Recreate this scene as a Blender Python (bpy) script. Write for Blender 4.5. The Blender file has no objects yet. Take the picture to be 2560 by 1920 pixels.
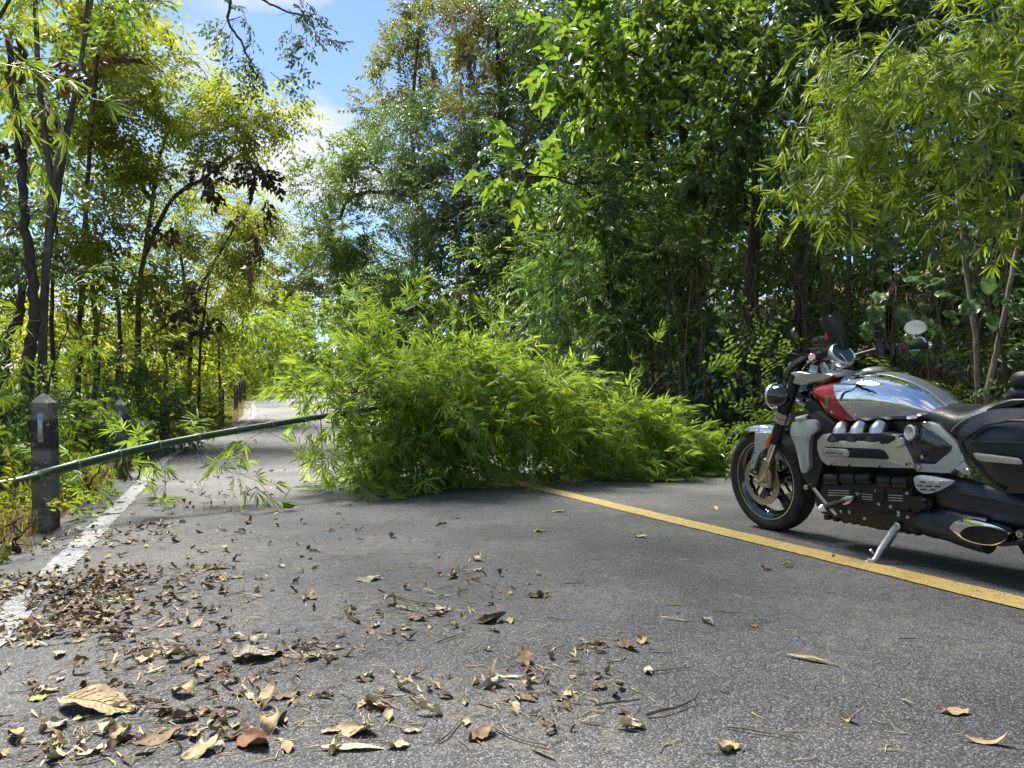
import bpy, bmesh, math, random
import numpy as np
from mathutils import Vector, Matrix

# ------------------------------------------------------------------ camera
F_PX, CX, HOR = 1850.0, 1280.0, 1026.0      # focal length and horizon of the 2560 x 1920 photograph
CAM_H = 0.80                                # the photographer crouches
scene = bpy.context.scene
COL = scene.collection
cam_data = bpy.data.cameras.new('camera')
cam_data.sensor_fit = 'HORIZONTAL'
cam_data.sensor_width = 36.0
cam_data.lens = 36.0 * F_PX / 2560.0
cam_data.shift_y = (HOR - 960.0) / 2560.0
cam_data.clip_end = 2000.0
cam_data.clip_start = 0.05
cam = bpy.data.objects.new('camera', cam_data)
cam.location = (0.0, 0.0, CAM_H)
cam.rotation_euler = (math.radians(90), 0, 0)
COL.objects.link(cam)
scene.camera = cam

# ------------------------------------------------------------------ sky, sun, exposure
SUN_EL, SUN_AZ = math.radians(57), math.radians(-36)      # azimuth from +Y towards +X
world = bpy.data.worlds.new('World')
scene.world = world
world.use_nodes = True
wn, wl = world.node_tree.nodes, world.node_tree.links
wn.clear()
w_out = wn.new('ShaderNodeOutputWorld')
w_bg = wn.new('ShaderNodeBackground')
w_bg.inputs['Strength'].default_value = 0.055
w_sky = wn.new('ShaderNodeTexSky')
w_sky.sky_type = 'NISHITA'
w_sky.sun_disc = False
w_sky.sun_elevation = SUN_EL
w_sky.sun_rotation = SUN_AZ
w_sky.air_density = 1.0
w_sky.dust_density = 0.15
w_sky.ozone_density = 2.5
# fair-weather clouds over the whole dome
w_tc = wn.new('ShaderNodeTexCoord')
w_sep = wn.new('ShaderNodeSeparateXYZ')
w_add = wn.new('ShaderNodeMath'); w_add.operation = 'ADD'; w_add.inputs[1].default_value = 0.18
w_max = wn.new('ShaderNodeMath'); w_max.operation = 'MAXIMUM'; w_max.inputs[1].default_value = 0.05
w_div = wn.new('ShaderNodeVectorMath'); w_div.operation = 'DIVIDE'
w_com = wn.new('ShaderNodeCombineXYZ')
w_noise = wn.new('ShaderNodeTexNoise')
w_noise.inputs['Scale'].default_value = 1.9
w_noise.inputs['Detail'].default_value = 7.0
w_noise.inputs['Roughness'].default_value = 0.55
w_map = wn.new('ShaderNodeMapping'); w_map.inputs['Location'].default_value = (8.277, 4.092, 0.0)
w_ramp = wn.new('ShaderNodeValToRGB')
w_ramp.color_ramp.elements[0].position = 0.52; w_ramp.color_ramp.elements[0].color = (0, 0, 0, 1)
w_ramp.color_ramp.elements[1].position = 0.64; w_ramp.color_ramp.elements[1].color = (1, 1, 1, 1)
w_mix = wn.new('ShaderNodeMix'); w_mix.data_type = 'RGBA'
w_mix.inputs['B'].default_value = (5.0, 5.1, 5.3, 1)
wl.new(w_tc.outputs['Generated'], w_sep.inputs[0])
wl.new(w_sep.outputs['Z'], w_add.inputs[0]); wl.new(w_add.outputs[0], w_max.inputs[0])
for i in range(3): wl.new(w_max.outputs[0], w_com.inputs[i])
wl.new(w_tc.outputs['Generated'], w_div.inputs[0]); wl.new(w_com.outputs[0], w_div.inputs[1])
wl.new(w_div.outputs[0], w_map.inputs['Vector']); wl.new(w_map.outputs[0], w_noise.inputs['Vector'])
wl.new(w_noise.outputs['Fac'], w_ramp.inputs[0]); wl.new(w_ramp.outputs['Color'], w_mix.inputs['Factor'])
wl.new(w_sky.outputs[0], w_mix.inputs['A']); wl.new(w_mix.outputs['Result'], w_bg.inputs['Color'])
wl.new(w_bg.outputs[0], w_out.inputs[0])

sun_data = bpy.data.lights.new('sun', 'SUN')
sun_data.energy = 4.4
sun_data.angle = math.radians(18)
sun_data.color = (1.0, 0.95, 0.86)
sun = bpy.data.objects.new('sun', sun_data)
to_sun = Vector((math.sin(SUN_AZ) * math.cos(SUN_EL), math.cos(SUN_AZ) * math.cos(SUN_EL), math.sin(SUN_EL)))
sun.rotation_euler = (-to_sun).to_track_quat('-Z', 'Y').to_euler()
sun.location = (10, 10, 40)
COL.objects.link(sun)

vs = scene.view_settings
vs.view_transform = 'Standard'
vs.look = 'None'
vs.exposure = 1.82
vs.gamma = 1.0
vs.use_curve_mapping = False
cy = scene.cycles
cy.max_bounces = 5
cy.diffuse_bounces = 2
cy.glossy_bounces = 3
cy.transmission_bounces = 3
cy.transparent_max_bounces = 6
cy.sample_clamp_indirect = 6.0
cy.use_denoising = True
cy.use_adaptive_sampling = True
cy.adaptive_threshold = 0.015
cy.denoising_prefilter = 'FAST'
cy.caustics_reflective = False
cy.caustics_refractive = False

rng = np.random.default_rng(7)
random.seed(7)

# ------------------------------------------------------------------ small helpers
def P(px, py, Y):
    """world point seen at pixel (px, py) of the photograph, Y metres ahead of the camera"""
    return np.array([(px - CX) / F_PX * Y, Y, CAM_H - (py - HOR) / F_PX * Y])

def tag(o, label=None, cat=None, group=None, kind=None):
    if label: o['label'] = label
    if cat: o['category'] = cat
    if group: o['group'] = group
    if kind: o['kind'] = kind
    return o

def empty(name, loc=(0, 0, 0)):
    o = bpy.data.objects.new(name, None)
    o.empty_display_size = 0.2
    o.location = loc
    COL.objects.link(o)
    return o

def link(name, me, parent=None, loc=None):
    o = bpy.data.objects.new(name, me)
    COL.objects.link(o)
    if parent is not None: o.parent = parent
    if loc is not None: o.location = loc
    return o

def np_mesh(name, verts, tris, mat=None, smooth=False):
    verts = np.ascontiguousarray(verts, dtype=np.float32).reshape(-1, 3)
    tris = np.ascontiguousarray(tris, dtype=np.int32).reshape(-1, 3)
    me = bpy.data.meshes.new(name)
    me.vertices.add(len(verts)); me.vertices.foreach_set('co', verts.ravel())
    me.loops.add(len(tris) * 3); me.loops.foreach_set('vertex_index', tris.ravel())
    me.polygons.add(len(tris))
    me.polygons.foreach_set('loop_start', np.arange(0, len(tris) * 3, 3, dtype=np.int32))
    me.update(calc_edges=True)
    if smooth: me.polygons.foreach_set('use_smooth', np.ones(len(tris), dtype=bool))
    if mat: me.materials.append(mat)
    return me

class MB:
    """collects triangles of several shapes into one mesh"""
    def __init__(self): self.v, self.t, self.n = [], [], 0
    def add(self, v, t):
        v = np.asarray(v, float).reshape(-1, 3); t = np.asarray(t, int).reshape(-1, 3)
        self.v.append(v); self.t.append(t + self.n); self.n += len(v)
    def tube(self, pts, radii, sides=6, cap=True):
        pts = np.asarray(pts, float); n = len(pts)
        radii = np.broadcast_to(np.asarray(radii, float), (n,))
        tang = np.gradient(pts, axis=0)
        tang /= np.linalg.norm(tang, axis=1, keepdims=True) + 1e-9
        ref = np.array([0, 0, 1.0]) if abs(tang[0][2]) < 0.9 else np.array([1.0, 0, 0])
        a = np.cross(tang, ref); a /= np.linalg.norm(a, axis=1, keepdims=True) + 1e-9
        b = np.cross(tang, a)
        ang = np.arange(sides) * 2 * np.pi / sides
        ring = a[:, None, :] * np.cos(ang)[None, :, None] + b[:, None, :] * np.sin(ang)[None, :, None]
        v = (pts[:, None, :] + ring * radii[:, None, None]).reshape(-1, 3)
        i = np.arange(n - 1)[:, None] * sides; j = np.arange(sides)[None, :]; k = (j + 1) % sides
        q = np.stack([i + j, i + k, i + sides + k, i + sides + j], -1).reshape(-1, 4)
        t = np.concatenate([q[:, [0, 1, 2]], q[:, [0, 2, 3]]])[:, ::-1]
        if cap:
            c = [[0, m, m + 1] for m in range(1, sides - 1)]
            e = [[(n - 1) * sides, (n - 1) * sides + m + 1, (n - 1) * sides + m] for m in range(1, sides - 1)]
            t = np.concatenate([t, np.array(c + e)])
        self.add(v, t)
    def mesh(self, name, mat, smooth=False):
        if not self.v: return np_mesh(name, np.zeros((0, 3)), np.zeros((0, 3), int), mat)
        return np_mesh(name, np.concatenate(self.v), np.concatenate(self.t), mat, smooth)
    def build(self, name, mat, parent=None, smooth=False): return link(name, self.mesh(name, mat, smooth), parent)

# ------------------------------------------------------------------ materials
def new_mat(name):
    m = bpy.data.materials.new(name); m.use_nodes = True
    n = m.node_tree.nodes; n.clear()
    return m, n, m.node_tree.links

def ramp(n, stops):
    r = n.new('ShaderNodeValToRGB'); e = r.color_ramp.elements
    while len(e) < len(stops): e.new(0.5)
    for el, (p, c) in zip(e, stops): el.position = p; el.color = (*c, 1)
    return r

def leaf_mat(name, cols, trans=0.4, rough=0.42, boost=1.7, spec=0.45):
    """leaf colour differs from leaf to leaf; the blade lets some light through"""
    m, n, l = new_mat(name)
    out = n.new('ShaderNodeOutputMaterial'); geo = n.new('ShaderNodeNewGeometry')
    k = len(cols)
    r = ramp(n, [(i / max(1, k - 1), c) for i, c in enumerate(cols)])
    b = n.new('ShaderNodeBsdfPrincipled'); t = n.new('ShaderNodeBsdfTranslucent'); mx = n.new('ShaderNodeMixShader')
    g = n.new('ShaderNodeMix'); g.data_type = 'RGBA'; g.blend_type = 'MULTIPLY'; g.inputs['Factor'].default_value = 1.0
    g.inputs['B'].default_value = (boost * 1.08, boost, boost * 0.48, 1)
    l.new(geo.outputs['Random Per Island'], r.inputs[0])
    l.new(r.outputs[0], b.inputs['Base Color']); l.new(r.outputs[0], g.inputs['A']); l.new(g.outputs['Result'], t.inputs[0])
    b.inputs['Roughness'].default_value = rough; b.inputs['Specular IOR Level'].default_value = spec
    mx.inputs[0].default_value = trans
    l.new(b.outputs[0], mx.inputs[1]); l.new(t.outputs[0], mx.inputs[2]); l.new(mx.outputs[0], out.inputs[0])
    return m

def noise_mat(name, cols, scale=8.0, detail=6, rough=0.85, bump=0.3, stretch=(1, 1, 1), spec=0.3, dist=0.02, metallic=0.0, coord='Object', trans=0.0):
    m, n, l = new_mat(name)
    out = n.new('ShaderNodeOutputMaterial'); b = n.new('ShaderNodeBsdfPrincipled')
    tc = n.new('ShaderNodeTexCoord'); mp = n.new('ShaderNodeMapping'); mp.inputs['Scale'].default_value = stretch
    nz = n.new('ShaderNodeTexNoise'); nz.inputs['Scale'].default_value = scale; nz.inputs['Detail'].default_value = detail
    nz.inputs['Roughness'].default_value = 0.65
    k = len(cols); r = ramp(n, [(0.28 + 0.44 * i / max(1, k - 1), c) for i, c in enumerate(cols)])
    l.new(tc.outputs[coord], mp.inputs[0]); l.new(mp.outputs[0], nz.inputs['Vector']); l.new(nz.outputs['Fac'], r.inputs[0])
    l.new(r.outputs[0], b.inputs['Base Color'])
    b.inputs['Roughness'].default_value = rough; b.inputs['Specular IOR Level'].default_value = spec; b.inputs['Metallic'].default_value = metallic
    if bump:
        bp = n.new('ShaderNodeBump'); bp.inputs['Strength'].default_value = bump; bp.inputs['Distance'].default_value = dist
        l.new(nz.outputs['Fac'], bp.inputs['Height']); l.new(bp.outputs[0], b.inputs['Normal'])
    if trans:
        t = n.new('ShaderNodeBsdfTranslucent'); mx = n.new('ShaderNodeMixShader'); mx.inputs[0].default_value = trans
        l.new(r.outputs[0], t.inputs[0]); l.new(b.outputs[0], mx.inputs[1]); l.new(t.outputs[0], mx.inputs[2]); l.new(mx.outputs[0], out.inputs[0])
    else: l.new(b.outputs[0], out.inputs[0])
    return m

def plain_mat(name, col, rough=0.5, metallic=0.0, coat=0.0, spec=0.5, grime=0.0, bump=0.0, bscale=200.0):
    """paint, metal or plastic with slightly uneven gloss"""
    m, n, l = new_mat(name)
    out = n.new('ShaderNodeOutputMaterial'); b = n.new('ShaderNodeBsdfPrincipled')
    b.inputs['Base Color'].default_value = (*col, 1); b.inputs['Metallic'].default_value = metallic
    b.inputs['Roughness'].default_value = rough; b.inputs['Coat Weight'].default_value = coat
    b.inputs['Coat Roughness'].default_value = 0.04; b.inputs['Specular IOR Level'].default_value = spec
    tc = n.new('ShaderNodeTexCoord')
    nz = n.new('ShaderNodeTexNoise'); nz.inputs['Scale'].default_value = 22.0; nz.inputs['Detail'].default_value = 5
    l.new(tc.outputs['Object'], nz.inputs['Vector'])
    mr = n.new('ShaderNodeMapRange'); mr.inputs['From Min'].default_value = 0.3; mr.inputs['From Max'].default_value = 0.7
    mr.inputs['To Min'].default_value = rough * 0.85; mr.inputs['To Max'].default_value = min(1, rough * 1.2 + 0.01)
    l.new(nz.outputs['Fac'], mr.inputs['Value']); l.new(mr.outputs[0], b.inputs['Roughness'])
    if grime:
        mx = n.new('ShaderNodeMix'); mx.data_type = 'RGBA'
        mx.inputs['A'].default_value = (*col, 1); mx.inputs['B'].default_value = (0.10, 0.085, 0.07, 1)
        gr = n.new('ShaderNodeMapRange'); gr.inputs['From Min'].default_value = 0.52; gr.inputs['From Max'].default_value = 0.8
        gr.inputs['To Max'].default_value = grime
        l.new(nz.outputs['Fac'], gr.inputs['Value']); l.new(gr.outputs[0], mx.inputs['Factor']); l.new(mx.outputs['Result'], b.inputs['Base Color'])
    if bump:
        n2 = n.new('ShaderNodeTexNoise'); n2.inputs['Scale'].default_value = bscale; n2.inputs['Detail'].default_value = 3
        bp = n.new('ShaderNodeBump'); bp.inputs['Strength'].default_value = bump; bp.inputs['Distance'].default_value = 0.001
        l.new(tc.outputs['Object'], n2.inputs['Vector']); l.new(n2.outputs['Fac'], bp.inputs['Height']); l.new(bp.outputs[0], b.inputs['Normal'])
    l.new(b.outputs[0], out.inputs[0])
    return m
# ------------------------------------------------------------------ the lie of the land
ROAD_A = math.radians(21.9)                       # the road leaves to the left of the view
RD = np.array([-math.sin(ROAD_A), math.cos(ROAD_A)])
RN = np.array([math.cos(ROAD_A), math.sin(ROAD_A)])
_tt = np.arange(-60, 320, 0.5)
_off = np.interp(_tt, [-60, 12, 15, 18, 21, 26, 31, 35, 41, 47, 54, 65, 80, 110, 160, 320], [0, 0, .25, .95, 1.6, 2.0, 2.1, 2.45, 3.4, 4.6, 6.4, 10.5, 18.5, 40, 85, 240])
_zr = np.interp(_tt, [-60, 10, 14, 18, 21, 32, 35, 47, 54, 65, 80, 110, 320], [0, 0, .1, .3, .47, 1.12, 1.27, 1.85, 2.1, 2.4, 2.6, 2.7, 2.7])
_k = np.exp(-0.5 * (np.arange(-6, 7) / 2.2) ** 2); _k /= _k.sum()
_off = np.convolve(np.pad(_off, 6, mode='edge'), _k, 'valid'); _zr = np.convolve(np.pad(_zr, 6, mode='edge'), _k, 'valid')
def road_off(t): return np.interp(t, _tt, _off)
def road_z(t): return np.interp(t, _tt, _zr)
EDGE_L, EDGE_R = -1.06, 6.62                      # asphalt edges, metres right of the camera track
def W(t, s, dz=0.0):
    t = np.asarray(t, float); s = np.asarray(s, float)
    k = s + road_off(t)
    return np.stack(np.broadcast_arrays(RN[0] * k + RD[0] * t, RN[1] * k + RD[1] * t, road_z(t) + dz), -1)
def TS(x, y):
    t = RD[0] * np.asarray(x) + RD[1] * np.asarray(y)
    return t, RN[0] * np.asarray(x) + RN[1] * np.asarray(y) - road_off(t)
def sstep(a, b, x):
    k = np.clip((np.asarray(x, float) - a) / (b - a), 0, 1); return k * k * (3 - 2 * k)
def wob(x, y, f=1.0, p=0.0):
    return (np.sin(x * 1.3 * f + p) * np.cos(y * 1.7 * f - p * 2) + .5 * np.sin(x * 2.9 * f + y * 2.3 * f + p) + .25 * np.sin(x * 6.1 * f - y * 5.3 * f)) / 1.75
def ground_dz(t, s):
    """height of the land above the road level at (t, s)"""
    z = np.full(np.broadcast(t, s).shape, -0.03)
    z = z - 0.16 * sstep(-1.02, -1.9, s) - 0.055 * np.clip(-2.2 - s, 0, 40)
    z = z - 0.10 * sstep(6.6, 7.0, s) * sstep(7.6, 7.1, s)
    z = z + 0.62 * np.clip(s - 7.3, 0, 2.4) + 0.24 * np.clip(s - 9.7, 0, 40)
    rough = sstep(-1.1, -2.2, s) + sstep(6.75, 7.6, s)
    z = z + rough * (0.10 * wob(t, s, .9) + 0.05 * wob(t, s, 3.1, 1.0)) * (1 + 1.2 * sstep(7.4, 9, s))
    return z
def ground_z(x, y):
    t, s = TS(x, y); return road_z(t) + ground_dz(t, s)

def grid_mesh(name, tl, sl, zfun, mat, smooth=True):
    T, S = np.meshgrid(tl, sl, indexing='ij')
    v = W(T, S); v[..., 2] = road_z(T) + zfun(T, S)
    nt, ns = T.shape
    i = np.arange(nt - 1)[:, None] * ns + np.arange(ns - 1)[None, :]
    q = np.stack([i, i + 1, i + ns + 1, i + ns], -1).reshape(-1, 4)
    t = np.concatenate([q[:, [0, 1, 2]], q[:, [0, 2, 3]]])
    return np_mesh(name, v.reshape(-1, 3), t, mat, smooth)

# soil and dry leaves of the forest floor
def soil_material():
    m, n, l = new_mat('forest_soil')
    out = n.new('ShaderNodeOutputMaterial'); b = n.new('ShaderNodeBsdfPrincipled'); tc = n.new('ShaderNodeTexCoord')
    n1 = n.new('ShaderNodeTexNoise'); n1.inputs['Scale'].default_value = 1.3; n1.inputs['Detail'].default_value = 8
    n2 = n.new('ShaderNodeTexVoronoi'); n2.inputs['Scale'].default_value = 16
    n3 = n.new('ShaderNodeTexNoise'); n3.inputs['Scale'].default_value = 40; n3.inputs['Detail'].default_value = 6
    for x in (n1, n2, n3): l.new(tc.outputs['Object'], x.inputs['Vector'])
    r1 = ramp(n, [(0.3, (0.045, 0.026, 0.016)), (0.5, (0.095, 0.052, 0.030)), (0.7, (0.12, 0.062, 0.033))])
    r2 = ramp(n, [(0.0, (0.05, 0.035, 0.02)), (0.4, (0.14, 0.095, 0.05)), (0.75, (0.20, 0.145, 0.08)), (1.0, (0.09, 0.06, 0.03))])
    mx = n.new('ShaderNodeMix'); mx.data_type = 'RGBA'
    l.new(n1.outputs['Fac'], r1.inputs[0]); l.new(n2.outputs['Color'], r2.inputs[0])
    fr = ramp(n, [(0.45, (0, 0, 0)), (0.58, (1, 1, 1))]); l.new(n3.outputs['Fac'], fr.inputs[0])
    l.new(fr.outputs[0], mx.inputs['Factor']); l.new(r1.outputs[0], mx.inputs['A']); l.new(r2.outputs[0], mx.inputs['B'])
    l.new(mx.outputs['Result'], b.inputs['Base Color']); b.inputs['Roughness'].default_value = 0.95
    bp = n.new('ShaderNodeBump'); bp.inputs['Strength'].default_value = 0.8; bp.inputs['Distance'].default_value = 0.03
    l.new(n3.outputs['Fac'], bp.inputs['Height']); l.new(bp.outputs[0], b.inputs['Normal']); l.new(b.outputs[0], out.inputs[0])
    return m
M_SOIL = soil_material()
tl = np.concatenate([np.arange(-30, -4, 2.0), np.arange(-4, 26, 0.4), np.arange(26, 80, 1.5), np.arange(80, 300, 10)])
sl = np.concatenate([[-400, -250, -150, -90, -60], np.arange(-40, -12, 3.0), np.arange(-12, -4, 0.7), np.arange(-4, -0.9, 0.22), [-.7, 0, 1.5, 3, 4.5, 6, 6.4],
                     np.arange(6.5, 10.6, 0.22), np.arange(11, 20, 0.8), np.arange(20, 45, 3.0), [60, 90, 150, 250, 400]])
ground = link('ground', grid_mesh('ground', tl, sl, ground_dz, M_SOIL))
tag(ground, 'brown forest floor and earth bank beside the road', kind='structure')

# asphalt
def asphalt_material():
    m, n, l = new_mat('asphalt')
    out = n.new('ShaderNodeOutputMaterial'); b = n.new('ShaderNodeBsdfPrincipled'); tc = n.new('ShaderNodeTexCoord')
    vo = n.new('ShaderNodeTexVoronoi'); vo.inputs['Scale'].default_value = 210; vo.inputs['Randomness'].default_value = 1.0
    vo2 = n.new('ShaderNodeTexVoronoi'); vo2.inputs['Scale'].default_value = 330
    big = n.new('ShaderNodeTexNoise'); big.inputs['Scale'].default_value = 0.9; big.inputs['Detail'].default_value = 7; big.inputs['Roughness'].default_value = 0.6
    mid = n.new('ShaderNodeTexNoise'); mid.inputs['Scale'].default_value = 14; mid.inputs['Detail'].default_value = 6; mid.inputs['Roughness'].default_value = 0.7
    for x in (vo, vo2, big, mid): l.new(tc.outputs['Object'], x.inputs['Vector'])
    sp = n.new('ShaderNodeSeparateColor'); l.new(vo.outputs['Color'], sp.inputs[0])
    # each chip of stone has its own grey; a few are pale
    r = ramp(n, [(0.0, (0.030, 0.031, 0.034)), (0.35, (0.055, 0.056, 0.060)), (0.68, (0.094, 0.095, 0.098)), (0.86, (0.148, 0.148, 0.150)), (1.0, (0.28, 0.275, 0.27))])
    l.new(sp.outputs[0], r.inputs[0])
    gap = ramp(n, [(0.0, (1, 1, 1)), (0.55, (1, 1, 1)), (0.95, (0.30, 0.30, 0.31))]); l.new(vo.outputs['Distance'], gap.inputs[0])
    # (distance is in cell units)
    m1 = n.new('ShaderNodeMix'); m1.data_type = 'RGBA'; m1.blend_type = 'MULTIPLY'; m1.inputs['Factor'].default_value = 1
    l.new(r.outputs[0], m1.inputs['A']); l.new(gap.outputs[0], m1.inputs['B'])
    wear = ramp(n, [(0.30, (0.62, 0.63, 0.66)), (0.5, (1.0, 1.0, 1.0)), (0.68, (1.5, 1.46, 1.38))]); l.new(big.outputs['Fac'], wear.inputs[0])
    m2 = n.new('ShaderNodeMix'); m2.data_type = 'RGBA'; m2.blend_type = 'MULTIPLY'; m2.inputs['Factor'].default_value = 1
    l.new(m1.outputs['Result'], m2.inputs['A']); l.new(wear.outputs[0], m2.inputs['B'])
    # patches of pale dust and broken leaf
    dust = n.new('ShaderNodeMix'); dust.data_type = 'RGBA'; dust.inputs['B'].default_value = (0.175, 0.158, 0.135, 1)
    dm = ramp(n, [(0.47, (0, 0, 0)), (0.70, (0.85, 0.85, 0.85))]); l.new(mid.outputs['Fac'], dm.inputs[0])
    dm2 = ramp(n, [(0.42, (0, 0, 0)), (0.56, (1, 1, 1))]); l.new(big.outputs['Fac'], dm2.inputs[0])
    dmm = n.new('ShaderNodeMath'); dmm.operation = 'MULTIPLY'; l.new(dm.outputs[0], dmm.inputs[0]); l.new(dm2.outputs[0], dmm.inputs[1])
    l.new(dmm.outputs[0], dust.inputs['Factor']); l.new(m2.outputs['Result'], dust.inputs['A'])
    l.new(dust.outputs['Result'], b.inputs['Base Color'])
    b.inputs['Roughness'].default_value = 0.72; b.inputs['Specular IOR Level'].default_value = 0.45
    ad = n.new('ShaderNodeMath'); ad.operation = 'MULTIPLY_ADD'; ad.inputs[1].default_value = 0.5
    l.new(vo2.outputs['Distance'], ad.inputs[0]); l.new(vo.outputs['Distance'], ad.inputs[2])
    bp = n.new('ShaderNodeBump'); bp.invert = True; bp.inputs['Strength'].default_value = 0.75; bp.inputs['Distance'].default_value = 0.004
    l.new(ad.outputs[0], bp.inputs['Height']); l.new(bp.outputs[0], b.inputs['Normal']); l.new(b.outputs[0], out.inputs[0])
    return m
M_ASPHALT = asphalt_material()
def road_dz(T, S):
    edge = np.minimum(S - EDGE_L, EDGE_R - S)
    return 0.02 * np.clip(edge, 0, 3.6) / 3.6 - 0.02 + 0.02 - 0.03 * (edge < 0.02)
tl = np.concatenate([np.arange(-25, 26, 0.5), np.arange(26, 130, 1.0)])
sl = np.array([EDGE_L - .03, EDGE_L, EDGE_L + .3, 0, 1, 2.2, 3.1, 4, 5.2, 6.2, EDGE_R, EDGE_R + .03])
def road_verts_jit(T, S):
    z = road_dz(T, S); return z
road = link('road', grid_mesh('road', tl, sl, road_dz, M_ASPHALT))
tag(road, 'weathered grey asphalt road curving away uphill', kind='structure')
def road_top(t, s): return road_z(t) + float(road_dz(np.array(t), np.array(s)))

def paint_mat(name, col, col2, wear_lo, wear_hi):
    """road paint: the stone shows through where it has worn"""
    m, n, l = new_mat(name)
    out = n.new('ShaderNodeOutputMaterial'); b = n.new('ShaderNodeBsdfPrincipled'); tc = n.new('ShaderNodeTexCoord')
    a = n.new('ShaderNodeTexNoise'); a.inputs['Scale'].default_value = 26; a.inputs['Detail'].default_value = 8; a.inputs['Roughness'].default_value = 0.75
    c = n.new('ShaderNodeTexVoronoi'); c.inputs['Scale'].default_value = 170
    for x in (a, c): l.new(tc.outputs['Object'], x.inputs['Vector'])
    r = ramp(n, [(0.3, col2), (0.6, col)]); l.new(a.outputs['Fac'], r.inputs[0])
    sp = n.new('ShaderNodeSeparateColor'); l.new(c.outputs['Color'], sp.inputs[0])
    ad = n.new('ShaderNodeMath'); ad.operation = 'MULTIPLY_ADD'; ad.inputs[1].default_value = 0.28; l.new(sp.outputs[0], ad.inputs[0]); l.new(a.outputs['Fac'], ad.inputs[2])
    k = ramp(n, [(wear_lo, (0, 0, 0)), (wear_hi, (1, 1, 1))]); l.new(ad.outputs[0], k.inputs[0])
    mx = n.new('ShaderNodeMix'); mx.data_type = 'RGBA'; mx.inputs['B'].default_value = (0.08, 0.078, 0.075, 1)
    l.new(k.outputs[0], mx.inputs['Factor']); l.new(r.outputs[0], mx.inputs['A']); l.new(mx.outputs['Result'], b.inputs['Base Color'])
    b.inputs['Roughness'].default_value = 0.6
    bp = n.new('ShaderNodeBump'); bp.invert = True; bp.inputs['Strength'].default_value = 0.5; bp.inputs['Distance'].default_value = 0.003
    l.new(c.outputs['Distance'], bp.inputs['Height']); l.new(bp.outputs[0], b.inputs['Normal']); l.new(b.outputs[0], out.inputs[0])
    return m
M_YELLOW = paint_mat('yellow_road_paint', (0.58, 0.42, 0.12), (0.44, 0.31, 0.09), 0.66, 0.84)
M_WHITE = paint_mat('white_road_paint', (0.42, 0.43, 0.44), (0.28, 0.29, 0.30), 0.54, 0.72)

def stripe(name, s0, s1, t0, t1, mat, label, jag=0.004, dz=0.005):
    n = int((t1 - t0) / 0.03) if t1 - t0 < 30 else int((t1 - t0) / 0.12)
    T = np.linspace(t0, t1, n)
    r = np.random.default_rng(len(name) + int(s0 * 10))
    a = s0 + r.normal(0, jag, n); b = s1 + r.normal(0, jag, n)
    v = np.concatenate([W(T, a), W(T, b)])
    for arr, k in ((a, 0), (b, n)):
        v[k:k + n, 2] = road_z(T) + road_dz(T, arr) + dz
    i = np.arange(n - 1)
    t = np.concatenate([np.stack([i, i + n, i + n + 1], -1), np.stack([i, i + n + 1, i + 1], -1)])
    o = link(name, np_mesh(name, v, t, mat), road)
    o['label'] = label
    return o
stripe('yellow_line', 2.93, 3.12, -12, 110, M_YELLOW, 'solid yellow centre line painted along the road')
stripe('edge_line', -0.80, -0.665, -12, 6.35, M_WHITE, 'worn white edge line on the near side of the road', 0.006)
stripe('edge_line', -0.80, -0.665, 6.45, 110, M_WHITE, 'worn white edge line running up the far bend', 0.008)
stripe('edge_line', 6.22, 6.34, -12, 110, M_WHITE, 'white edge line beside the earth bank', 0.008)
# ------------------------------------------------------------------ leaves, sprays, trees
LEAF = {
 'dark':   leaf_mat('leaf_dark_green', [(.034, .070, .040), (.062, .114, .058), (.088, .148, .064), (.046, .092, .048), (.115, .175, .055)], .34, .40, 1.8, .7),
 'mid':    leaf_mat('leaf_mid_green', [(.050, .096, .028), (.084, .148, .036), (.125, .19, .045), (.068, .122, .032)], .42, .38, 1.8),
 'yellow': leaf_mat('leaf_yellow_green', [(.085, .128, .020), (.138, .188, .028), (.188, .225, .038), (.115, .163, .025), (.25, .24, .042)], .54, .45, 1.9),
 'olive':  leaf_mat('leaf_olive', [(.055, .070, .018), (.085, .10, .026), (.12, .115, .030), (.16, .12, .03)], .36, .45),
 'bamboo': leaf_mat('bamboo_leaf_bright', [(.080, .140, .020), (.125, .200, .028), (.180, .250, .042), (.105, .175, .026), (.24, .28, .06)], .5, .40, 1.9),
 'bdark':  leaf_mat('bamboo_leaf_deep', [(.042, .105, .044), (.070, .145, .056), (.105, .185, .056), (.16, .23, .055)], .44, .36, 1.8, .6),
 'fallen': leaf_mat('bamboo_leaf_fallen', [(.105, .195, .042), (.160, .265, .050), (.225, .325, .066), (.135, .230, .045), (.30, .36, .09)], .55, .42, 2.0),
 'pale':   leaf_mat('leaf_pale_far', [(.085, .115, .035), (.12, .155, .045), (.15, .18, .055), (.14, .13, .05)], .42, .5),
 'dry':    leaf_mat('leaf_dry_brown', [(.030, .022, .015), (.060, .043, .028), (.095, .068, .042), (.045, .033, .022)], .15, .6, 1.1),
 'big':    leaf_mat('leaf_large_bright', [(.060, .13, .024), (.105, .185, .030), (.15, .235, .038), (.072, .145, .034)], .42, .34, 1.8, .6),
}
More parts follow.
